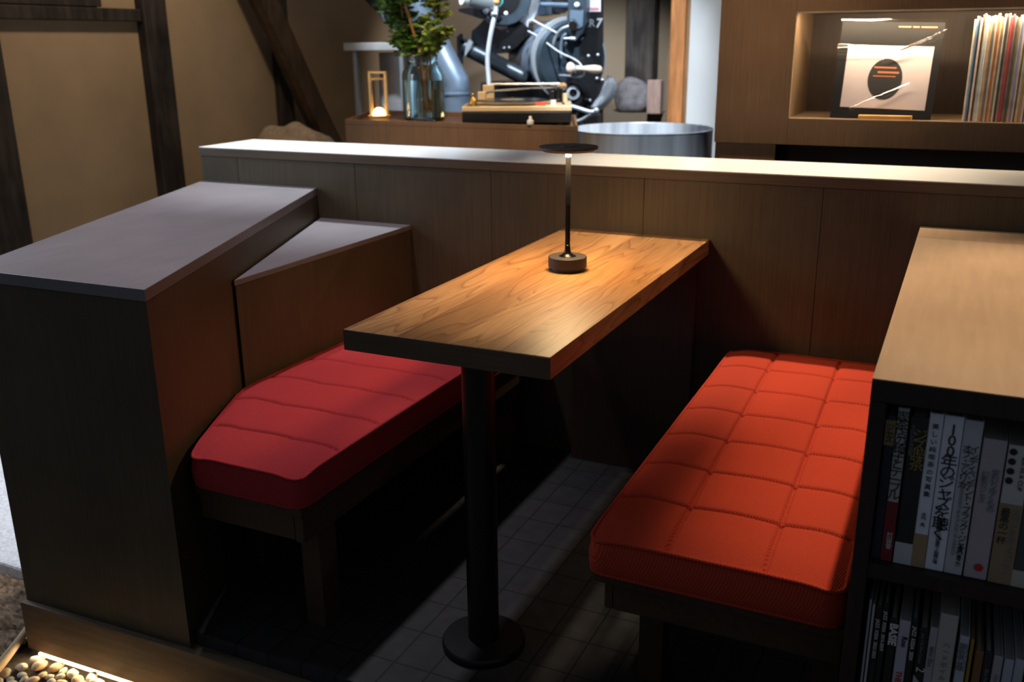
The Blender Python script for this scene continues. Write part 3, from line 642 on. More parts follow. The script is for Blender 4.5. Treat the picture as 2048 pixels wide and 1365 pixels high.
low(1780, 1797, 1238, BLK, 'black book with bold white capitals on the lower shelf', [], [('BASIE', 0.0155, 0.965, 0.14, 'down', INKW, {'bold': 0.0006}), ('COUNT', 0.009, 0.35, 0.3, 'down', INKW)])
low(1799, 1823, 1243, (0.52, 0.50, 0.58), 'white book with red capitals below a small black word, on the lower shelf', [], [('Roo', 0.011, 0.885, 0.4, 'down', INK, {'bold': 0.0003}), ('THE COLOR', 0.0115, 0.615, 0.28, 'down', INKR, {'bold': 0.0003})])
low(1824, 1838, 1240, BLK, 'third thin black book with small white capitals, right of the white book with red capitals', [], [('JAZZ  KISSA  2024', 0.0075, 0.95, 0.3, 'down', INKW, JK)])
o = low(1839.5, 1859, 1258, BLK, 'black book with a white slanted lower corner and a numeral 2', [], [('2', 0.018, 0.70, 0.2, 'down', INKW), ('Jazz City Best Covers', 0.006, 0.96, 0.3, 'down', INKG)])
c = [q for q in o.children if q.name.startswith('cover')][0]
bm = B_(); p = at(1849, 1258, Y=BY); xs = [v.co.x for v in c.data.vertices]; x0, x1 = min(xs)+o.location.x, max(xs)+o.location.x
zt = Z2+(p.z-Z2)*0.63; slab(bm, [(x0, BY-0.0003, Z2+0.001), (x1, BY-0.0003, Z2+0.001), (x1, BY-0.0003, zt-0.016), (x0, BY-0.0003, zt)], (0, -0.0003, 0)); obj('white_corner', bm, bmat((0.45, 0.44, 0.48)), o)
low(1860.5, 1877.5, 1257, (0.44, 0.42, 0.46), 'narrow grey-white book left of the thick cream one', [], [('Miles Blue', 0.0085, 0.86, 0.3, 'down', INKG, {'bold': 0.0003})])
low(1881, 1919.5, 1231, (0.50, 0.46, 0.42), 'thick cream book, the tallest pale one on the lower shelf', [], [('ハードボイルド', 0.010, 0.82, 0.55, 'v', INKG, {}, 1.15)])
low(1920, 1941, 1274, (0.50, 0.50, 0.58), 'white book with two columns of blue-grey lettering, right of the thick cream one', [], [('ネコトビュリエ', 0.0085, 0.95, 0.72, 'v', INKG, {'bold': 0.0002}), ('東京を歩く珈琲', 0.0085, 0.95, 0.3, 'v', INKG, {'bold': 0.0002})])
low(1942.5, 1950, 1280, (0.36, 0.22, 0.03), 'thin mustard yellow book on the lower shelf')
low(1951, 1969, 1304, (0.24, 0.12, 0.04), 'brown book with pale capitals beside the mustard one', [], [('JAZZ', 0.009, 0.62, 0.35, 'down', INKW)])
low(1970, 1987, 1305, (0.03, 0.032, 0.045), 'dark navy book between the brown one and a grey-white one', [], [('Blue Note', 0.007, 0.86, 0.35, 'down', INKG)])
low(1988, 2008, 1314, (0.42, 0.40, 0.42), 'grey-white book with small grey lettering right of the dark navy one', [], [('History', 0.0075, 0.85, 0.35, 'down', INKG)])
low(2009, 2030, 1321, (0.44, 0.47, 0.55), 'plain bluish-white book, second from the right edge of the photo')
low(2031, 2052, 1321, (0.44, 0.47, 0.55), 'plain bluish-white book at the right edge of the lower shelf')

# ================================================================== RECORD CABINET
CY = 3.15
na, nb = at(1577, 236, Y=CY), at(1592, 25, Y=CY)
nx0, nz0, nz1 = na.x, na.z-0.001, nb.z+0.002
cx0 = -0.750; cx1 = 1.2; ctop = 2.3
t = thing('record_cabinet', 'tall brown wood cabinet at the right with a lit niche for records', 'cabinet', (0.2, 3.35, 0))
NXR = 0.85
for name, a in (('front_panel', (cx0, nx0, 0.93, ctop)), ('front_panel', (nx0, NXR, nz1, ctop)), ('front_panel', (nx0, NXR, 0.93, nz0)), ('front_panel', (NXR, cx1, 0.93, ctop))):
    bm = B_(); box(bm, a[0], a[1]-0.0005, CY, CY+0.02, a[2], a[3]-0.0005); obj(name, bm, M['cabinet_wood'], t)
bm = B_(); box(bm, cx0, cx0+0.02, CY+0.0205, CY+0.48, 0.0, ctop); obj('side_panel', bm, M['cabinet_wood'], t)
bm = B_(); box(bm, cx0+0.021, cx1, CY+0.45, CY+0.48, 0.0, ctop); obj('back_panel', bm, M['dark_recess'], t)
bm = B_(); box(bm, cx0+0.0205, cx1, CY+0.0205, CY+0.4495, ctop-0.02, ctop); obj('top_panel', bm, M['cabinet_wood'], t)
bm = B_(); box(bm, cx0+0.021, nx0-0.035, CY+0.005, CY+0.03, 0.0, 0.9295); obj('lower_panel', bm, M['cabinet_wood'], t)
bm = B_(); box(bm, nx0-0.035, cx1, CY+0.10, CY+0.12, 0.0, 0.9295); obj('lower_panel', bm, M['dark_recess'], t)
e = 0.012
bm = B_(); box(bm, nx0-e, nx0, CY+0.0205, CY+0.34, nz0-e, nz1+e); obj('niche_side', bm, M['niche_wood'], t)
bm = B_(); box(bm, nx0, NXR, CY+0.0205, CY+0.34, nz0-e, nz0); obj('niche_floor', bm, M['niche_wood'], t)
bm = B_(); box(bm, nx0, NXR, CY+0.0205, CY+0.34, nz1, nz1+e); obj('niche_ceiling', bm, M['niche_wood'], t)
bm = B_(); box(bm, nx0, NXR, CY+0.34, CY+0.352, nz0-e, nz1+e); obj('niche_back', bm, stained('niche_back_veneer', (0.05, 0.03, 0.02)), t)
bm = B_(); box(bm, nx0+0.001, NXR, CY+0.001, CY+0.004, nz0-0.0005, nz0+0.002); box(bm, nx0+0.001, NXR, CY+0.001, CY+0.004, nz1-0.005, nz1+0.0005); box(bm, nx0-0.0005, nx0+0.002, CY+0.001, CY+0.004, nz0, nz1)
obj('niche_edging', bm, mat('pale_edge_strip', (0.62, 0.46, 0.28), 0.5), t)
bm = B_(); box(bm, nx0+0.02, NXR-0.02, CY+0.022, CY+0.030, nz1-0.0025, nz1-0.0002); o = obj('light_strip', bm, glow('niche_led', (1, 0.78, 0.5), 6), t)
light('niche_led_light', 'AREA', (0.16, CY+0.026, nz1-0.003), (0.16, CY+0.10, nz1-0.20), 11.0, (1, 0.80, 0.54), shape='RECTANGLE', size=1.30, size_y=0.006)

# displayed record
pl, pr = at(1660, 231, Y=CY+0.05), at(1862, 231, Y=CY+0.05)
W0 = pr.x-pl.x; lean = 0.15
up = Vector((0.03, sin(lean), cos(lean))).normalized(); rt = Vector((1, 0, 0)); rt = (rt-up*rt.dot(up)).normalized(); nf = rt.cross(up)   # nf points to the viewer side
o0 = Vector((pl.x, CY+0.045, nz0+0.0015)); H0 = 0.292
def sl(u, v, k=0.0): return o0+rt*u*W0+up*v*H0+nf*k
t = thing('record_sleeve', 'record sleeve in clear plastic leaning in the niche, pale front with dark shape', 'record', tuple(sl(0.5, 0)))
bm = B_(); slab(bm, [sl(0, 0), sl(1, 0), sl(1, 1), sl(0, 1)], nf*-0.004); obj('cardboard_sleeve', bm, mat('black_sleeve_card', (0.016, 0.014, 0.013), 0.6, spec=0.2), t)
bm = B_(); slab(bm, [sl(0.09, 0.12, 0.0007), sl(0.93, 0.12, 0.0007), sl(0.93, 0.76, 0.0007), sl(0.09, 0.76, 0.0007)], nf*-0.0005); obj('printed_panel', bm, mat('pale_pink_print', (0.66, 0.55, 0.54), 0.5, var=0.03, scale=20), t)
shp = [(0.50+0.17*cos(k*pi/18), 0.42+0.21*sin(k*pi/18)) for k in range(36)]
bm = B_(); slab(bm, [sl(u, v, 0.0012) for u, v in shp], nf*-0.0004); obj('printed_shape', bm, mat('dark_grey_print', (0.045, 0.04, 0.036), 0.6, spec=0.2), t)
om = mat('orange_print', (0.62, 0.20, 0.08), 0.5)
bm = B_()
for u0, u1, v, h in ((0.38, 0.60, 0.53, 0.016), (0.42, 0.63, 0.48, 0.020), (0.38, 0.60, 0.445, 0.010), (0.56, 0.68, 0.945, 0.012), (0.70, 0.76, 0.945, 0.012), (0.78, 0.93, 0.945, 0.012)):
    slab(bm, [sl(u0, v, 0.0016), sl(u1, v, 0.0016), sl(u1, v+h, 0.0016), sl(u0, v+h, 0.0016)], nf*-0.0003)
obj('printed_bars', bm, om, t)
m, N, L, Bs = new_mat('clear_plastic_film'); tr = N.new('ShaderNodeBsdfTransparent'); gl = N.new('ShaderNodeBsdfGlossy'); gl.inputs['Roughness'].default_value = 0.07
mx = N.new('ShaderNodeMixShader'); fr = N.new('ShaderNodeFresnel'); fr.inputs['IOR'].default_value = 1.45
L.new(fr.outputs[0], mx.inputs[0]); L.new(tr.outputs[0], mx.inputs[1]); L.new(gl.outputs[0], mx.inputs[2]); L.new(mx.outputs[0], N['Material Output'].inputs['Surface'])
bm = B_(); n = 120; random.seed(3)
def film(u, v):
    k = 0.0040+0.0022*noise.noise(Vector((u*3, v*3, 2)))+0.0045*math.exp(-((v-0.10-0.50*(u-0.2))/0.016)**2)*(0.2 < u < 0.75)+0.006*math.exp(-((v-0.62-0.5*(u-0.5))/0.022)**2)*(u > 0.45)+0.010*math.exp(-((v-0.69)/0.045)**2)*(0.6+0.4*cos(u*3))
    k += 0.003*max(0, noise.noise(Vector((u*9, v*14, 7))))*(v < 0.14)
    return sl(u*1.03-0.015, v*1.03-0.003, k)
gv = [[bm.verts.new(film(i/n, j/n)) for j in range(n+1)] for i in range(n+1)]
for i in range(n):
    for j in range(n): bm.faces.new((gv[i][j], gv[i+1][j], gv[i+1][j+1], gv[i][j+1]))
bmesh.ops.recalc_face_normals(bm, faces=bm.faces)
o = obj('plastic_film', bm, m, t, True); o['label'] = 'glossy clear plastic outer film'
a, b = at(1717, 232, Y=CY+0.03), at(1824, 232, Y=CY+0.03)
bm = B_(); box(bm, a.x, b.x, CY+0.022, CY+0.0415, nz0+0.0003, nz0+0.013, 0.0015); box(bm, a.x, b.x, CY+0.052, CY+0.10, nz0+0.0003, nz0+0.008, 0.0015)
tag(obj('record_stand', bm, mat('amber_wood_block', (0.55, 0.30, 0.08), 0.45, var=0.15)), 'small amber wooden block stand at the foot of the displayed record', 'stand')
# row of records
random.seed(11)
lpc = [('cream', (0.72, 0.58, 0.40)), ('blue and black', (0.10, 0.22, 0.36)), ('black', (0.05, 0.045, 0.045)), ('pinkish white', (0.70, 0.55, 0.48)), ('dark brown', (0.12, 0.07, 0.04)), ('pale yellow', (0.72, 0.60, 0.34)), ('pale blue', (0.48, 0.55, 0.58)), ('white', (0.78, 0.74, 0.68)), ('tan', (0.55, 0.36, 0.20)), ('cream', (0.70, 0.56, 0.38)),
       ('slate grey', (0.22, 0.23, 0.25)), ('beige', (0.62, 0.48, 0.33)), ('orange', (0.60, 0.28, 0.12)), ('salmon', (0.62, 0.36, 0.25)), ('olive yellow', (0.42, 0.36, 0.14)), ('white', (0.76, 0.71, 0.62)), ('black', (0.05, 0.04, 0.04)), ('cream', (0.70, 0.58, 0.42)), ('dark red', (0.34, 0.06, 0.06)), ('wine red', (0.28, 0.05, 0.06)), ('pale pink', (0.68, 0.52, 0.46)), ('dark green', (0.08, 0.10, 0.07)),
       ('sand', (0.56, 0.42, 0.27)), ('sand', (0.60, 0.46, 0.30)), ('blue', (0.14, 0.17, 0.36)), ('cream', (0.68, 0.55, 0.38)), ('brown', (0.20, 0.12, 0.07)), ('grey white', (0.58, 0.55, 0.50)), ('orange', (0.58, 0.30, 0.10)), ('tan', (0.50, 0.34, 0.2)), ('white', (0.74, 0.70, 0.64)), ('navy', (0.08, 0.09, 0.18)), ('cream', (0.7, 0.56, 0.4)), ('brown', (0.25, 0.15, 0.08))]
ORD = ['first', 'second', 'third', 'fourth', 'fifth', 'sixth', 'seventh', 'eighth', 'ninth', 'tenth', 'eleventh', 'twelfth', 'thirteenth', 'fourteenth', 'fifteenth', 'sixteenth', 'seventeenth', 'eighteenth', 'nineteenth', 'twentieth', 'twenty-first', 'twenty-second', 'twenty-third', 'twenty-fourth', 'twenty-fifth', 'twenty-sixth', 'twenty-seventh', 'twenty-eighth', 'twenty-ninth', 'thirtieth', 'thirty-first', 'thirty-second', 'thirty-third', 'thirty-fourth']
x = at(1924, 238, Y=CY+0.035).x
for k, (cn, c) in enumerate(lpc):
    w = random.uniform(0.0042, 0.0062); h = min(random.uniform(0.290, 0.303), nz1-nz0-0.008)
    if k == 0: w = 0.0065; h = 0.288
    yy = CY+0.032+random.uniform(0, 0.005)
    if x > at(2048, 238, Y=CY+0.035).x+0.004: break
    bm = B_(); box(bm, x, x+w-0.0005, yy, yy+0.295, nz0+0.0003, nz0+h, 0.0006, seg=1)
    tag(obj('record', bm, mat('record_spine', c, 0.5, var=0.22, scale=22, stretch=(1, 1, 1.3)), None), '%s spined record, %s from left in the niche row' % (cn, ORD[k]), 'record', 'records in the niche')
    x += w

# ================================================================== TURNTABLE CABINET
sk = -0.41
BX0, BX1, BYF, BD = -2.42, -1.350, 3.46, 0.56
zc = 0.936
def q(x, d): return (x+sk*d, BYF+d)
t = thing('turntable_cabinet', 'brown wood cabinet behind the white counter carrying turntable, vase and lantern', 'cabinet', (-1.95, 3.7, 0))
bm = B_(); prism(bm, [q(BX0, 0), q(BX1, 0), q(BX1, BD), q(BX0, BD)], 0.0, zc-0.016); obj('body', bm, M['cabinet_wood'], t)
r_ = 0.0125
for A in ([(BX0, 0), (BX1, 0), (BX1, 0.012), (BX0, 0.012)], [(BX0, BD-0.012), (BX1, BD-0.012), (BX1, BD), (BX0, BD)],
          [(BX0, r_), (BX0+0.014, r_), (BX0+0.014, BD-r_), (BX0, BD-r_)], [(BX1-0.012, r_), (BX1, r_), (BX1, BD-r_), (BX1-0.012, BD-r_)]):
    bm = B_(); prism(bm, [q(*p) for p in A], zc-0.0155, zc+0.004, 0.001); obj('tray_rim', bm, M['cabinet_wood'], t)
ZT = zc-0.016

# turntable (turned to face the booth)
dep = Vector((-0.379, 0.925, 0)); acr = Vector((0.925, 0.379, 0))
T0 = Vector((-1.892, 3.535, ZT)); TW = 0.45
def tt(u, v, z): return T0+acr*u+dep*v+Vector((0, 0, z))
RZ = Matrix.Rotation(atan2(acr.y, acr.x), 4, 'Z')
def tbox(bm, u0, u1, v0, v1, z0, z1, bev=0.0):
    n0 = len(bm.verts); vs = box(bm, u0, u1, v0, v1, z0, z1, bev)
    bm.verts.ensure_lookup_table(); vs = bm.verts[n0:]
    bmesh.ops.transform(bm, matrix=Matrix.Translation(T0) @ RZ, verts=vs)
t = thing('turntable', 'record turntable with champagne top plate over a black plinth, on the wood cabinet', 'turntable', tuple(tt(0.22, 0.17, 0)))
bm = B_(); tbox(bm, 0.0, TW, 0.0, 0.36, 0.012, 0.058, 0.006); obj('plinth', bm, M['vinyl'], t)
for u in (0.04, 0.41):
    for v in (0.04, 0.32):
        bm = B_(); cyl(bm, tt(u, v, 0), tt(u, v, 0.0118), 0.020, 20); obj('foot', bm, M['black_metal'], t)
bm = B_(); tbox(bm, -0.001, TW+0.001, -0.001, 0.361, 0.0583, 0.079, 0.003); obj('top_plate', bm, M['cream'], t)
pc = tt(0.20, 0.175, 0)
bm = B_(); lathe(bm, [(0, 0.0793), (0.163, 0.0793), (0.166, 0.082), (0.166, 0.092), (0.160, 0.0945), (0, 0.0945)], pc, 96)
pf = obj('platter', bm, M['vinyl'], t, SM)
bm = B_()
for k in range(120):
    a_ = 2*pi*k/120
    ball(bm, pc+Vector((cos(a_)*0.1662, sin(a_)*0.1662, 0.087)), 0.0026, (0.8, 0.8, 1.5), sub=1)
lathe(bm, [(0.1655, 0.0918), (0.1668, 0.0918), (0.1668, 0.0932), (0.1655, 0.0932)], pc, 96, caps=False)
obj('strobe_dots', bm, M['cream'], pf)
bm = B_(); lathe(bm, [(0.003, 0.0947), (0.150, 0.0947), (0.151, 0.0955), (0.150, 0.0965), (0.003, 0.0965)], pc, 64); rec = obj('vinyl_record', bm, M['vinyl'], t, SM)
bm = B_(); lathe(bm, [(0.003, 0.0966), (0.050, 0.0966), (0.050, 0.0970), (0.003, 0.0970)], pc, 40); obj('record_label', bm, mat('record_paper_label', (0.60, 0.50, 0.36), 0.6), rec)
bm = B_(); cyl(bm, pc+Vector((0, 0, 0.09)), pc+Vector((0, 0, 0.106)), 0.0036, 14); obj('spindle', bm, M['steel'], pf)
tb = tt(0.395, 0.27, 0)
bm = B_(); lathe(bm, [(0, 0.0793), (0.036, 0.0793), (0.036, 0.090), (0.028, 0.094), (0.018, 0.096), (0.018, 0.136), (0, 0.138)], tb, 36); ta = obj('tonearm_base', bm, M['vinyl'], t, SM)
bm = B_(); P = smooth_path([tb+Vector((0.02, 0.045, 0.142)), tb+Vector((0, 0, 0.142)), tt(0.36, 0.23, 0.142), tt(0.26, 0.19, 0.140), tt(0.12, 0.15, 0.132), tt(0.085, 0.13, 0.122)], 6); tube(bm, P, 0.0045, 10); obj('tonearm', bm, M['steel'], ta, True)
bm = B_(); cyl(bm, tb+acr*0.012+dep*0.03+Vector((0, 0, 0.142)), tb+acr*0.022+dep*0.062+Vector((0, 0, 0.142)), 0.016, 24); obj('counterweight', bm, M['brass'], ta, SM)
bm = B_(); tbox(bm, 0.058, 0.092, 0.105, 0.135, 0.0985, 0.132, 0.002); obj('headshell', bm, M['cream'], ta)
bm = B_(); tbox(bm, 0.355, 0.375, 0.24, 0.262, 0.079, 0.128, 0.002); obj('arm_rest', bm, M['vinyl'], ta)
bm = B_(); lathe(bm, [(0, 0.0793), (0.012, 0.0793), (0.012, 0.099), (0.010, 0.100), (0, 0.100)], tt(0.375, 0.055, 0), 24); obj('start_knob', bm, M['white_plastic'], t, SM)
bm = B_(); tbox(bm, 0.412, 0.424, 0.10, 0.2, 0.0795, 0.083); obj('pitch_slider', bm, M['vinyl'], t)
bm = B_(); lathe(bm, [(0, 0.0793), (0.011, 0.0793), (0.011, 0.118), (0.009, 0.12), (0, 0.12)], tt(0.425, 0.20, 0), 24); obj('cue_post', bm, M['cream'], t, SM)
bm = B_(); tbox(bm, 0.305, 0.345, 0.030, 0.036, 0.0795, 0.0945); obj('strobe_lamp', bm, M['red_label'], t)
for u in (0.06, 0.36):
    bm = B_(); tbox(bm, u, u+0.05, 0.345, 0.372, 0.0795, 0.150, 0.002); obj('hinge', bm, M['cream'] if u < 0.2 else M['vinyl'], t)
bm = B_(); cyl(bm, tt(0.09, 0.358, 0.152), tt(0.40, 0.358, 0.152), 0.006, 12); obj('hinge_bar', bm, M['steel'], t, SM)
# gilt figurine on the turntable corner
f0 = tt(0.045, 0.03, 0.0792)
bm = B_(); lathe(bm, [(0, 0), (0.030, 0), (0.029, 0.003), (0.020, 0.005), (0, 0.005)], f0, 28)
lathe(bm, [(0.017, 0.004), (0.016, 0.012), (0.011, 0.026), (0.0085, 0.034), (0.006, 0.038), (0, 0.039)], f0, 20)
ball(bm, f0+Vector((0.001, -0.004, 0.045)), 0.0075, (1, 1, 1.15), 2)
for s in (-1, 1):
    tube(bm, smooth_path([f0+Vector((s*0.008, 0, 0.032)), f0+Vector((s*0.012, -0.004, 0.022)), f0+Vector((s*0.004, -0.012, 0.018))], 4), 0.003, 8)
    ball(bm, f0+Vector((s*0.010, -0.010, 0.008)), 0.008, (1.3, 1, 0.6), 2)
tag(obj('figurine', bm, M['gold_fig'], None, True), 'tiny gilt seated figurine on the front corner of the turntable', 'figurine')
# dropper bottle
b0 = Vector((at(1061, 246, Y=3.468).x, 3.4665, zc+0.004))
t = thing('dropper_bottle', 'tiny white plastic bottle on the cabinet edge in front of the turntable', 'bottle', tuple(b0))
bm = B_(); lathe(bm, [(0, 0), (0.0125, 0), (0.0135, 0.002), (0.0135, 0.014), (0.012, 0.018), (0.007, 0.020), (0, 0.020)], b0, 28); obj('body', bm, M['white_plastic'], t, SM)
bm = B_(); lathe(bm, [(0, 0.0202), (0.0065, 0.0202), (0.0058, 0.031), (0.004, 0.033), (0, 0.033)], b0, 24); obj('cap', bm, M['white_plastic'], t, SM)

# lantern
l0 = at(759, 238, Y=3.60); l0 = Vector((l0.x, 3.60, ZT))
t = thing('table_lantern', 'small glowing brass lantern with a glass tube, left end of the wood cabinet', 'lantern', tuple(l0))
bm = B_(); lathe(bm, [(0, 0), (0.044, 0), (0.044, 0.026), (0.050, 0.027), (0.050, 0.031), (0.030, 0.033), (0, 0.033)], l0, 44); obj('base', bm, M['brass'], t, SM)
for s in (-1, 1):
    bm = B_(); box(bm, l0.x+s*0.040-0.005, l0.x+s*0.040+0.005, l0.y-0.006, l0.y+0.006, 0.031+l0.z, 0.205+l0.z, 0.001); obj('post', bm, M['brass'], t)
bm = B_(); box(bm, l0.x-0.045, l0.x+0.045, l0.y-0.006, l0.y+0.006, l0.z+0.2055, l0.z+0.215, 0.002); obj('handle_bar', bm, M['brass'], t)
bm = B_(); lathe(bm, [(0.0325, 0.034), (0.0325, 0.180), (0.0305, 0.180), (0.0305, 0.034)], l0, 40, caps=False); obj('glass_tube', bm, M['clear'], t, SM)
bm = B_(); lathe(bm, [(0.031, 0.1805), (0.0345, 0.1805), (0.0345, 0.187), (0.031, 0.187)], l0, 40); obj('top_ring', bm, M['brass'], t, SM)
bm = B_(); lathe(bm, [(0, 0.062), (0.012, 0.060), (0.022, 0.052), (0.028, 0.040), (0.028, 0.0335), (0, 0.0335)], l0, 32); obj('bulb_dome', bm, glow('lantern_glow', (1, 0.60, 0.22), 70), t, SM)

# vase with branches
v0 = at(849, 232, Y=3.74); v0 = Vector((v0.x, 3.74, ZT)); JR = 0.092
t = thing('glass_jar', 'large pale green glass jar vase holding leafy branches, beside the lantern', 'vase', tuple(v0))
ow = [(0, 0.0), (JR-0.012, 0.0), (JR-0.003, 0.006), (JR, 0.016), (JR, 0.195), (JR-0.004, 0.213), (JR-0.018, 0.232), (JR-0.026, 0.240), (JR-0.027, 0.275), (JR-0.022, 0.280)]
iw = [(JR-0.028, 0.280), (JR-0.031, 0.272), (JR-0.031, 0.240), (JR-0.022, 0.229), (JR-0.009, 0.211), (JR-0.0045, 0.195), (JR-0.0045, 0.018), (JR-0.014, 0.008), (0, 0.008)]
bm = B_(); lathe(bm, ow+iw, v0, 56, caps=False); obj('jar_glass', bm, M['jar'], t, SM)
bm = B_(); lathe(bm, [(0, 0.0082), (JR-0.0145, 0.0085), (JR-0.0048, 0.0185), (JR-0.0048, 0.175), (0, 0.175)], v0, 56); obj('water', bm, M['water'], t, SM)
random.seed(21)
def leaf_mesh(bm, p, d, size, roll):
    d = d.normalized(); s = d.cross(Vector((0, 0, 1)));
    if s.length < 0.01: s = Vector((1, 0, 0))
    s.normalize(); s = Matrix.Rotation(roll, 3, d) @ s; n = s.cross(d)
    L_ = size; W_ = size*0.36
    pts = [p, p+d*L_*0.35+s*W_*0.9+n*L_*0.05, p+d*L_*0.75+s*W_*0.6, p+d*L_-n*L_*0.12, p+d*L_*0.75-s*W_*0.6, p+d*L_*0.35-s*W_*0.9+n*L_*0.05, p+d*L_*0.5-n*L_*0.06]
    v = [bm.verts.new(x) for x in pts]
    for a, b in ((0, 1), (1, 2), (2, 3), (3, 4), (4, 5), (5, 0)): bm.faces.new((v[a], v[b], v[6]))
top = Vector((0, 0, 0.27))
br = [((0.03, -0.02, 0.05), (0.02, -0.045, 0.27), (0.005, -0.09, 0.40), (-0.03, -0.13, 0.62), 'orange-stemmed leafy branch rising through the middle of the jar', 0),
      ((0.03, 0.0, 0.04), (0.035, 0.01, 0.27), (0.055, 0.02, 0.42), (0.075, 0.0, 0.66), 'yellow-green leafy branch on the right of the jar, nearest the roaster', 1),
      ((0.0, 0.02, 0.04), (-0.02, 0.02, 0.27), (-0.085, 0.02, 0.37), (-0.17, -0.02, 0.52), 'dark leafy branch leaning left out of the jar', 0),
      ((0.01, 0.03, 0.06), (-0.03, -0.02, 0.27), (-0.05, -0.05, 0.36), (-0.06, -0.08, 0.60), 'dark leafy branch at the front left of the jar', 0),
      ((0.0, 0.0, 0.05), (0.04, -0.02, 0.27), (0.09, -0.04, 0.345), (0.14, -0.06, 0.37), 'short leafy sprig drooping over the right side of the jar rim', 1)]
for a, b, c_, d_, lab, li in br:
    tb_ = thing('leafy_branch', lab, 'branch', tuple(v0+Vector(a)), 'branches in the glass jar')
    P = smooth_path([v0+Vector(p) for p in (a, b, c_, d_)], 10)
    bm = B_(); tube(bm, P, 0.0035, 8, rs=[(0.0075 if 'orange' in lab else 0.005)-0.0022*i/len(P) for i in range(len(P))])
    lb = B_()
    n = len(P); start = int(n*(0.80 if 'orange' in lab else 0.36))
    for i in range(start, n):
        f = (i-start)/(n-start); dirv = (P[min(i+1, n-1)]-P[max(i-1, 0)]).normalized()
        for k in range(6):
            ang = random.uniform(0, 2*pi); sp = Vector((cos(ang), sin(ang), random.uniform(-0.1, 0.7))).normalized()
            ln = random.uniform(0.035, 0.085)*(1.1-0.35*f) if 'short' not in lab else random.uniform(0.02, 0.045)
            sp_pts = [P[i], P[i]+sp*ln*0.5+Vector((0, 0, 0.006)), P[i]+sp*ln]
            tube(bm, sp_pts, 0.0012, 5)
            for w in range(6):
                g = 0.25+0.15*w; base = P[i]+sp*ln*g
                for s in (-1, 1):
                    side_ = sp.cross(Vector((random.uniform(-.3, .3), random.uniform(-.3, .3), 1))).normalized()
                    leaf_mesh(lb, base, sp*0.6+side_*s*0.8+Vector((0, 0, random.uniform(-.2, .3))), random.uniform(0.016, 0.034), random.uniform(-0.9, 0.9))
    obj('stem', bm, M['stem'], tb_, True); obj('foliage', lb, M['leaf_light'] if li else M['leaf'], tb_)

# jute sack
s0 = at(592, 262, Y=4.0)
bm = B_(); vs = ball(bm, (s0.x, 4.0, 0.45), 1, (0.27, 0.19, 0.52), 5)
for v in vs:
    r = v.co-Vector((s0.x, 4.0, 0.45)); k = (r.z+0.52)/1.04
    if k > 0.8: v.co.x += 0.25*r.x
    v.co += 0.05*noise.noise_vector(v.co*5)+0.014*noise.noise_vector(v.co*14)
    if k > 0.86: v.co.z += 0.03*sin(v.co.x*34)*0.6
    v.co.z = max(v.co.z, 0.0)
zmax = max(v.co.z for v in vs); zt_ = at(592, 243, Y=4.0).z
for v in vs: v.co.z *= zt_/zmax
tag(obj('jute_sack', bm, M['jute'], None, True), 'crumpled jute sack behind the left end of the counter', 'sack')

# ================================================================== BACK ROOM EQUIPMENT
# cooling tray
d0 = Vector((-1.35, 4.27, 0)); zr = 0.868; DR = 0.318
t = thing('cooling_drum', 'round polished steel cooling drum of the coffee roaster, open at the top', 'drum', tuple(d0))
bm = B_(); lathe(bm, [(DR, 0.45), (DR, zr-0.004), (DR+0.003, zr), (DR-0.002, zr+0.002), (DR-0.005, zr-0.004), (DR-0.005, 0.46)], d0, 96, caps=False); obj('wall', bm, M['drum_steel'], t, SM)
bm = B_(); lathe(bm, [(0, zr-0.13), (DR-0.006, zr-0.13), (DR-0.006, zr-0.135), (0, zr-0.135)], d0, 64); obj('tray_floor', bm, mat('perforated_steel', (0.2, 0.2, 0.21), 0.5, 0.5), t, SM)
for k in range(3):
    a_ = k*2*pi/3+0.4; p = d0+Vector((cos(a_)*0.26, sin(a_)*0.26, 0))
    bm = B_(); cyl(bm, p, p+Vector((0, 0, 0.7)), 0.02, 16); obj('leg', bm, M['roaster_black'], t, SM)
bm = B_(); cyl(bm, d0+Vector((0, 0, zr-0.13)), d0+Vector((0, 0, zr-0.05)), 0.012, 16); obj('stirrer_shaft', bm, M['steel'], t, SM)

RY = 4.72
def R(px, py, dy=0.0): return at(px, py, Y=RY+dy)
PX = (R(1101, 100)-R(1100, 100)).length          # metres per photo pixel there
t = thing('coffee_roaster', 'black and steel coffee roasting machine behind the turntable', 'roaster', (-2.05, RY+0.2, 0))
ax = Vector((0.72, -0.69, 0)).normalized(); fc = R(1142, 118, -0.02); RR_ = 70*PX
bm = B_(); lathe(bm, [(RR_*0.97, -0.40), (RR_*0.97, -0.04)], fc, 64, ax); dr = obj('drum_body', bm, mat('blued_steel_drum', (0.36, 0.43, 0.55), 0.28, 0.7, var=0.1), t, SM)
bm = B_(); lathe(bm, [(RR_*0.90, -0.04), (RR_*1.06, -0.04), (RR_*1.06, -0.018), (RR_*0.98, -0.016), (RR_*0.90, -0.016)], fc, 72, ax); obj('drum_flange', bm, M['pale_metal'], dr, SM)
bm = B_(); lathe(bm, [(0, -0.03), (RR_*0.97, -0.03), (RR_*0.97, 0.0), (RR_*0.90, 0.012), (0, 0.012)], fc, 64, ax); fp = obj('face_plate', bm, M['roaster_blue'], t, SM)
# front housing column
bm = B_(); pts = [R(1178, -60), R(1207, -60), R(1207, 84), R(1203, 104), R(1203, 142), R(1176, 154), R(1130, 140), R(1150, 100), R(1172, 74)]
slab(bm, pts, (-0.13, 0.30, 0)); fh = obj('front_housing', bm, M['roaster_black'], t)
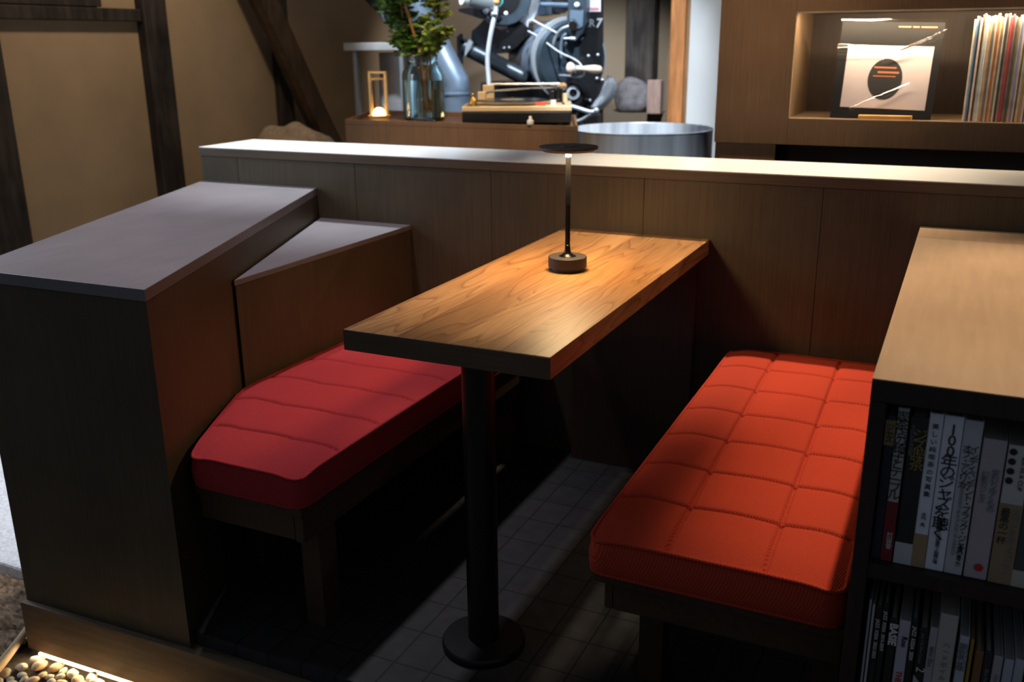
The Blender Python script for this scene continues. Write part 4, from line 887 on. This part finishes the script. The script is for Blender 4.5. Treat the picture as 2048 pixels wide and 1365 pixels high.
# control box
bm = B_(); pts = [R(1136, -60, -0.05), R(1175, -60, -0.05), R(1172, 45, -0.05), R(1165, 66, -0.05), R(1152, 80, -0.05), R(1140, 76, -0.05), R(1136, 66, -0.05)]
slab(bm, pts, (0.0, 0.12, 0)); cb = obj('control_box', bm, M['roaster_blue'], t)
bm = B_(); pts = [R(1140, 20, -0.06), R(1167, 20, -0.06), R(1165, 52, -0.06), R(1159, 57, -0.06), R(1138, 56, -0.06)]; slab(bm, pts, (0, 0.0095, 0)); obj('cover_plate', bm, mat('blue_grey_plate', (0.14, 0.20, 0.27), 0.4, 0.5), cb)
bm = B_(); cyl(bm, R(1146, 46, -0.055), R(1146, 52, -0.13), 0.022, 20); cyl(bm, R(1146, 48, -0.10), R(1147, 72, -0.10), 0.016, 16, 0.010); ball(bm, R(1143, 43, -0.115), 0.011); obj('control_knob', bm, M['vinyl'], cb, SM)
bm = B_(); ball(bm, R(1154, 10, -0.065), 0.0135, sub=3); obj('gauge_button', bm, M['white_plastic'], cb, True)
# sticker and mark on the housing
pA = R(1176, -8, -0.004); pB = R(1201, 23, -0.004)
bm = B_(); slab(bm, [R(1176, -14, -0.0025), R(1201, -14, -0.0025), R(1201, 23, -0.0025), R(1176, 23, -0.0025)], (0, 0.002, 0)); st = obj('warning_sticker', bm, mat('white_sticker', (0.68, 0.70, 0.72), 0.6), fh)
bm = B_(); slab(bm, [R(1179, 15, -0.0035), R(1199, 15, -0.0035), R(1199, 21, -0.0035), R(1179, 21, -0.0035)], (0, 0.0008, 0)); obj('red_patch', bm, mat('faded_red_print', (0.50, 0.20, 0.26), 0.6), st)
text('model_mark', 'IR', 19*PX, R(1173, 54, -0.006), (1, 0, 0), (0, 0, 1), mat('faint_grey_mark', (0.16, 0.18, 0.20), 0.5), fh)
text('model_mark', '7', 22*PX, R(1191, 55, -0.006), (1, 0, 0), (0, 0, 1), M['pale_metal'], fh, bold=0.0015, shear=0.15)
# face details
for (x_, y_) in ((1102, 112), (1131, 88), (1131, 112), (1177, 112), (1196, 110), (1083, 157), (1100, 160)):
    bm = B_(); ball(bm, R(x_, y_, -0.10 if x_ > 1105 else -0.02), 0.0085, sub=2); obj('bolt', bm, M['pale_metal'], fp, True)
bm = B_(); P = smooth_path([R(1103, 106, -0.09), R(1107, 88, -0.1), R(1114, 70, -0.11), R(1124, 58, -0.12), R(1140, 52, -0.12)], 5); tube(bm, P, 0.0075, 10); obj('curved_pipe', bm, M['pale_metal'], fp, True)
bm = B_(); P = smooth_path([R(1123, 118, -0.12), R(1122, 92, -0.12), R(1126, 74, -0.12), R(1133, 68, -0.12)], 5); tube(bm, P, 0.0075, 10); obj('curved_pipe', bm, M['galv'], fp, True)
bm = B_(); cyl(bm, R(1128, 77, -0.13), R(1140, 77, -0.13), 0.005, 10); cyl(bm, R(1140, 77, -0.13), R(1151, 78, -0.13), 0.009, 12); obj('valve_handle', bm, M['pale_metal'], fp, SM)
bm = B_(); lathe(bm, [(0, 0.012), (RR_*0.33, 0.012), (RR_*0.33, 0.03), (RR_*0.27, 0.036), (0, 0.036)], fc+Vector((0, 0, -RR_*0.28))-ax.cross(Vector((0, 0, 1)))*RR_*0.32, 36, ax); obj('sight_window', bm, mat('black_glass_window', (0.02, 0.02, 0.02), 0.1, var=0.3, scale=70), fp, SM)
# sampling lever
hb = R(1150, 137, -0.22)
bm = B_(); lathe(bm, [(0, 0), (0.013, 0), (0.014, 0.010), (0.011, 0.030), (0.016, 0.060), (0.020, 0.095), (0.017, 0.125), (0.009, 0.135), (0, 0.136)], hb+Vector((0.012, 0, 0)), 24, Vector((1, -0.15, -0.03))); lv = obj('lever_handle', bm, M['pale_wood'], t, SM)
bm = B_(); lathe(bm, [(0, 0), (0.028, 0), (0.030, 0.006), (0.026, 0.016), (0.012, 0.034), (0, 0.034)], hb-Vector((0.03, 0, 0)), 24, Vector((1, -0.15, 0))); obj('lever_collar', bm, M['pale_wood'], lv, SM)
bm = B_(); cyl(bm, R(1138, 140, -0.2), R(1152, 137, -0.22), 0.020, 18); cyl(bm, R(1140, 139, -0.05), R(1142, 139, -0.22), 0.012, 14); obj('lever_boss', bm, M['galv'], lv, SM)
bm = B_(); P = smooth_path([R(1119, 151, -0.1), R(1136, 152, -0.18), R(1152, 154, -0.2), R(1164, 152, -0.21), R(1168, 144, -0.22), R(1166, 136, -0.22)], 5); tube(bm, P, 0.0065, 10); obj('bent_rod', bm, M['pale_metal'], lv, True)
# cables
bm = B_(); P = smooth_path([R(1055, 54, -0.08), R(1056, 43, -0.08), R(1064, 40, -0.08), R(1078, 47, -0.09), R(1095, 56, -0.1), R(1114, 66, -0.12)], 6); tube(bm, P, 0.0044, 10); obj('white_cable', bm, M['cable'], t, True)
bm = B_(); P = smooth_path([R(1056, 62, -0.08), R(1078, 74, -0.10), R(1100, 91, -0.14), R(1122, 106, -0.18), R(1146, 117, -0.2), R(1160, 127, -0.21), R(1165, 137, -0.22)], 6); tube(bm, P, 0.0038, 10); obj('white_cable', bm, M['cable'], t, True)
# bean cooling / burner casing: black block left of the drum
bm = B_(); pts = [R(944, 62, -0.03), R(962, 46, -0.03), R(968, 38, -0.03), R(1040, 44, -0.03), R(1062, 58, -0.03), R(1055, 72, -0.03), R(1030, 96, -0.03), R(1008, 106, -0.03), R(985, 108, -0.03), R(950, 96, -0.03), R(942, 80, -0.03)]
slab(bm, pts, (-0.05, 0.28, 0)); kb = obj('burner_casing', bm, M['roaster_black'], t)
for (x_, y_) in ((1016, 62), (1018, 95), (1008, 96)):
    bm = B_(); ball(bm, R(x_, y_, -0.036), 0.0075, sub=2); obj('bolt', bm, M['pale_metal'], kb, True)
# blower wheel above
wc = R(1008, -6, -0.1); wa = Vector((0.45, -0.9, 0.05)).normalized()
bm = B_(); lathe(bm, [(0, -0.22), (48*PX, -0.22), (50*PX, -0.02), (48*PX, 0.0), (0, 0.0)], wc, 64, wa); bl = obj('blower_housing', bm, M['roaster_blue'], t, SM)
bm = B_(); lathe(bm, [(50*PX, -0.26), (57*PX, -0.25), (57*PX, -0.10), (50*PX, -0.09)], wc+Vector((0.03, 0, 0)), 64, wa); obj('steel_band', bm, M['steel'], bl, SM)
bm = B_(); lathe(bm, [(0, 0.0), (30*PX, 0.0), (30*PX, 0.006), (0, 0.006)], wc, 48, wa); obj('blower_cap', bm, M['roaster_black'], bl, SM)
bm = B_(); ball(bm, R(1012, 27, -0.17), 0.011, sub=2); obj('bolt', bm, M['white_plastic'], bl, True)
# canister with pale end
bm = B_(); cyl(bm, R(938, -8, -0.22), R(988, 4, -0.12), 0.05, 32); cn = obj('motor_canister', bm, M['pale_metal'], t, SM)
bm = B_(); lathe(bm, [(0, 0), (0.052, 0), (0.054, 0.012), (0.050, 0.026), (0, 0.026)], R(935, -9, -0.24), 32, R(938, -8, -0.22)-R(988, 4, -0.12)); obj('end_cap', bm, M['white_plastic'], cn, SM)
bm = B_(); ball(bm, R(972, 16, -0.16), 0.026, (0.8, 0.8, 1.3), 2); ball(bm, R(983, 12, -0.16), 0.016, (0.7, 0.7, 1.6), 2); obj('fitting', bm, M['steel'], cn, True)
bm = B_(); slab(bm, [R(917, 18, -0.14), R(935, 15, -0.14), R(990, 16, -0.14), R(1000, 38, -0.14), R(962, 38, -0.14), R(917, 23, -0.14)], (0, 0.2, 0)); obj('support_wedge', bm, M['roaster_black'], t)
# hose
bm = B_(); P = smooth_path([R(993, 8, -0.24), R(991, 26, -0.24), R(984, 55, -0.25), R(977, 95, -0.25), R(975, 125, -0.25), R(978, 170, -0.25), R(980, 215, -0.25)], 6); tube(bm, P, 3.9*PX, 14); hs = obj('air_hose', bm, mat('pale_grey_rubber', (0.50, 0.53, 0.56), 0.55), t, True)
bm = B_(); ball(bm, R(993, 4, -0.25), 0.016, (1, 1, 0.8)); obj('orange_nut', bm, mat('orange_fitting', (0.75, 0.30, 0.08), 0.4), hs, True)
bm = B_(); P = smooth_path([R(1003, -6, -0.24), R(1005, 4, -0.24), R(1000, 12, -0.24), R(994, 14, -0.24)], 5); tube(bm, P, 0.004, 8); obj('teal_wire', bm, mat('teal_insulation', (0.05, 0.30, 0.32), 0.5), hs, True)
bm = B_(); cyl(bm, R(989, 24, -0.24), R(988, 32, -0.24), 6*PX, 16); cyl(bm, R(985, 27, -0.26), R(995, 28, -0.26), 0.006, 10); obj('hose_clamp', bm, M['pale_metal'], hs, SM)
# dark chute pipe and end plate
bm = B_(); cyl(bm, R(925, 92, 0.0), R(1060, 160, -0.05), 15*PX, 32); ch = obj('chute_pipe', bm, mat('dark_grey_pipe', (0.04, 0.05, 0.06), 0.35, 0.6), t, SM)
bm = B_(); slab(bm, [R(938, 78, -0.06), R(944, 86, -0.06), R(940, 98, -0.06), R(930, 113, -0.06), R(929, 108, -0.06), R(932, 92, -0.06)], (0, 0.02, 0)); obj('end_plate', bm, M['pale_metal'], ch)
bm = B_(); box(bm, R(923, 98).x, R(931, 98).x, RY-0.05, RY-0.03, R(926, 128).z, R(926, 72).z); box(bm, R(928, 98).x, R(935, 98).x, RY-0.055, RY-0.048, R(931, 80).z, R(931, 68).z); obj('bracket', bm, M['roaster_black'], ch)
# top rail rods
bm = B_(); cyl(bm, R(1082, 9, 0.05), R(1142, 10, -0.02), 0.011, 14); obj('tie_rod', bm, M['galv'], t, SM)
bm = B_(); slab(bm, [R(1072, -60, 0.1), R(1104, -60, 0.1), R(1103, 28, 0.1), R(1076, 32, 0.1)], (0, 0.12, 0)); obj('back_column', bm, M['roaster_blue'], t)
bm = B_(); lathe(bm, [(15*PX, -0.01), (17*PX, -0.01), (17*PX, 0.01), (15*PX, 0.01)], R(1122, 8, 0.12), 32, (0, 1, 0)); cyl(bm, R(1108, 4, 0.12), R(1137, 13, 0.12), 0.006, 8); obj('hand_wheel', bm, M['roaster_black'], t, SM)
# discharge throat, scoop, door gear
bm = B_(); pts = [R(1092, 158, -0.05), R(1195, 140, -0.05), R(1202, 165, -0.05), R(1186, 215, -0.05), R(1172, 232, -0.05), R(1140, 236, -0.05), R(1095, 200, -0.05)]
slab(bm, pts, (-0.10, 0.24, 0)); th = obj('discharge_throat', bm, M['roaster_black'], t)
bm = B_(); lathe(bm, [(0, 0), (21*PX, 0), (24*PX, -0.03), (27*PX, -0.09)], R(1143, 190, -0.16), 40, Vector((0.25, -1, 0.15)), caps=False); obj('throat_cone', bm, M['roaster_black'], th, SM)
bm = B_(); lathe(bm, [(0.020, 0), (0.032, 0.0), (0.034, 0.010), (0.020, 0.012)], R(1146, 186, -0.165), 28, Vector((0.5, -1, 0.1)), caps=False); obj('pale_ring', bm, M['pale_metal'], th, SM)
bm = B_()
c0 = R(1208, 188, -0.12); NU, NV = 22, 14; g = []
side_prof = [(1218, 151), (1228, 156), (1234, 166), (1235, 178), (1231, 190), (1222, 203), (1212, 213), (1203, 220), (1194, 222)]
inn_prof = [(1214, 152), (1212, 160), (1207, 168), (1203, 177), (1199, 186), (1194, 195), (1188, 203), (1184, 209), (1180, 214)]
for (a1, b1), (a2, b2) in zip(side_prof, inn_prof):
    row = []
    for k in range(13):
        f = k/12; p = R(a1+(a2-a1)*f, b1+(b2-b1)*f, -0.14-0.02*f-0.035*sin(pi*f)); row.append(bm.verts.new(p))
    g.append(row)
for A, Bq in zip(g, g[1:]):
    for k in range(12): bm.faces.new((A[k], A[k+1], Bq[k+1], Bq[k]))
bmesh.ops.solidify(bm, geom=bm.faces[:], thickness=0.004); bmesh.ops.recalc_face_normals(bm, faces=bm.faces)
sc = obj('discharge_scoop', bm, mat('scoop_steel', (0.62, 0.66, 0.72), 0.30, 0.45, var=0.05), t, True)
bm = B_(); P = smooth_path([R(1140, 212, -0.2), R(1160, 218, -0.22), R(1180, 224, -0.23), R(1194, 222, -0.22)], 5); tube(bm, P, 0.011, 10); P = smooth_path([R(1140, 243, -0.2), R(1158, 242, -0.21), R(1172, 235, -0.22), R(1182, 227, -0.23)], 5); tube(bm, P, 0.009, 10); ball(bm, R(1193, 221, -0.235), 0.014); obj('door_linkage', bm, M['pale_metal'], sc, True)
for (x_, y_) in ((1194, 157), (1205, 160), (1180, 201), (1155, 228)):
    bm = B_(); ball(bm, R(x_, y_, -0.06), 0.008, sub=2); obj('bolt', bm, M['pale_metal'], th, True)
bm = B_(); box(bm, R(960, 150).x, R(1150, 150).x, RY+0.0, RY+0.45, 0.0, R(1100, 165, 0).z, 0.01); obj('machine_base', bm, M['roaster_black'], t)
bm = B_(); box(bm, R(1100, 150).x, R(1178, 150).x, RY-0.06, RY+0.2, 0.0, R(1140, 232, -0.05).z, 0.01); obj('pedestal', bm, M['roaster_blue'], t)

# galvanised duct
t = thing('exhaust_duct', 'grey galvanised duct with a bend, rising to the upper left behind the vase', 'duct', (at(912, 230, Y=4.5).x, 4.5, 0))
D = lambda px, py, dy=0.0: at(px, py, Y=4.5+dy)
dx = (D(937, 190)-D(888, 190)).length/2
va = D(912, 190); va0 = Vector((va.x, 4.5, 0.0)); vb = Vector((va.x, 4.5, D(912, 150).z)); vc = D(868, 112, 0.02); vd = D(700, -60, 0.25)
vm = vb+(vc-vb)*0.38
bm = B_(); cyl(bm, va0, Vector((va.x, 4.5, D(912, 178).z)), dx, 40); lathe(bm, [(dx, 0), (dx+0.005, 0.002), (dx+0.005, 0.012), (dx, 0.014)], (va.x, 4.5, D(912, 190).z), 40, caps=False); obj('vertical_section', bm, M['galv'], t, SM)
bm = B_(); zb_ = D(912, 178).z; P = [Vector((va.x, 4.5, zb_)), Vector((va.x, 4.5, D(912, 165).z)), D(888, 122), D(835, 10), D(800, -60)]
tube(bm, P, dx, 40); obj('elbow', bm, M['galv'], t, SM)
bm = B_(); q0, q1 = D(880, 110, 0.03), D(702, -62, 0.25); cyl(bm, q0, q1, dx*0.95, 40); obj('branch_pipe', bm, mat('dark_duct', (0.05, 0.065, 0.09), 0.4, 0.5), t, SM)
for k in (0.40, 0.52):
    bm = B_(); lathe(bm, [(dx*0.95, -0.014), (dx*1.03, -0.010), (dx*1.03, 0.010), (dx*0.95, 0.014)], q0+(q1-q0)*k, 40, q1-q0, caps=False); obj('joint_ring', bm, M['galv'], t, SM)

# steel work counter at the left of the vase
t = thing('steel_stand', 'brushed steel work stand with a pale top rail behind the lantern', 'stand', (at(760, 160, Y=4.45).x, 4.45, 0))
a, b = at(691, 92, Y=4.45), at(815, 92, Y=4.45); zt1, zt0 = at(760, 85, Y=4.45).z, at(760, 101, Y=4.45).z
bm = B_(); box(bm, a.x, b.x, 4.43, 4.9, zt0, zt1, 0.003); obj('top_rail', bm, mat('pale_steel_rail', (0.60, 0.60, 0.60), 0.45, 0.3), t)
c_ = at(712, 150, Y=4.45).x
for x_, y_ in ((c_, 4.445), (b.x-0.04, 4.445), (c_, 4.86), (b.x-0.04, 4.86)):
    bm = B_(); box(bm, x_-0.012, x_+0.012, y_, y_+0.024, 0.0, zt0-0.0005, 0.002); obj('leg', bm, M['pale_metal'], t)
bm = B_(); lathe(bm, [(0.15, 0.30), (0.15, zt0-0.012)], ((c_+b.x)/2+0.01, 4.69, 0), 48, caps=True); obj('steel_bin', bm, M['brushed'], t, SM)
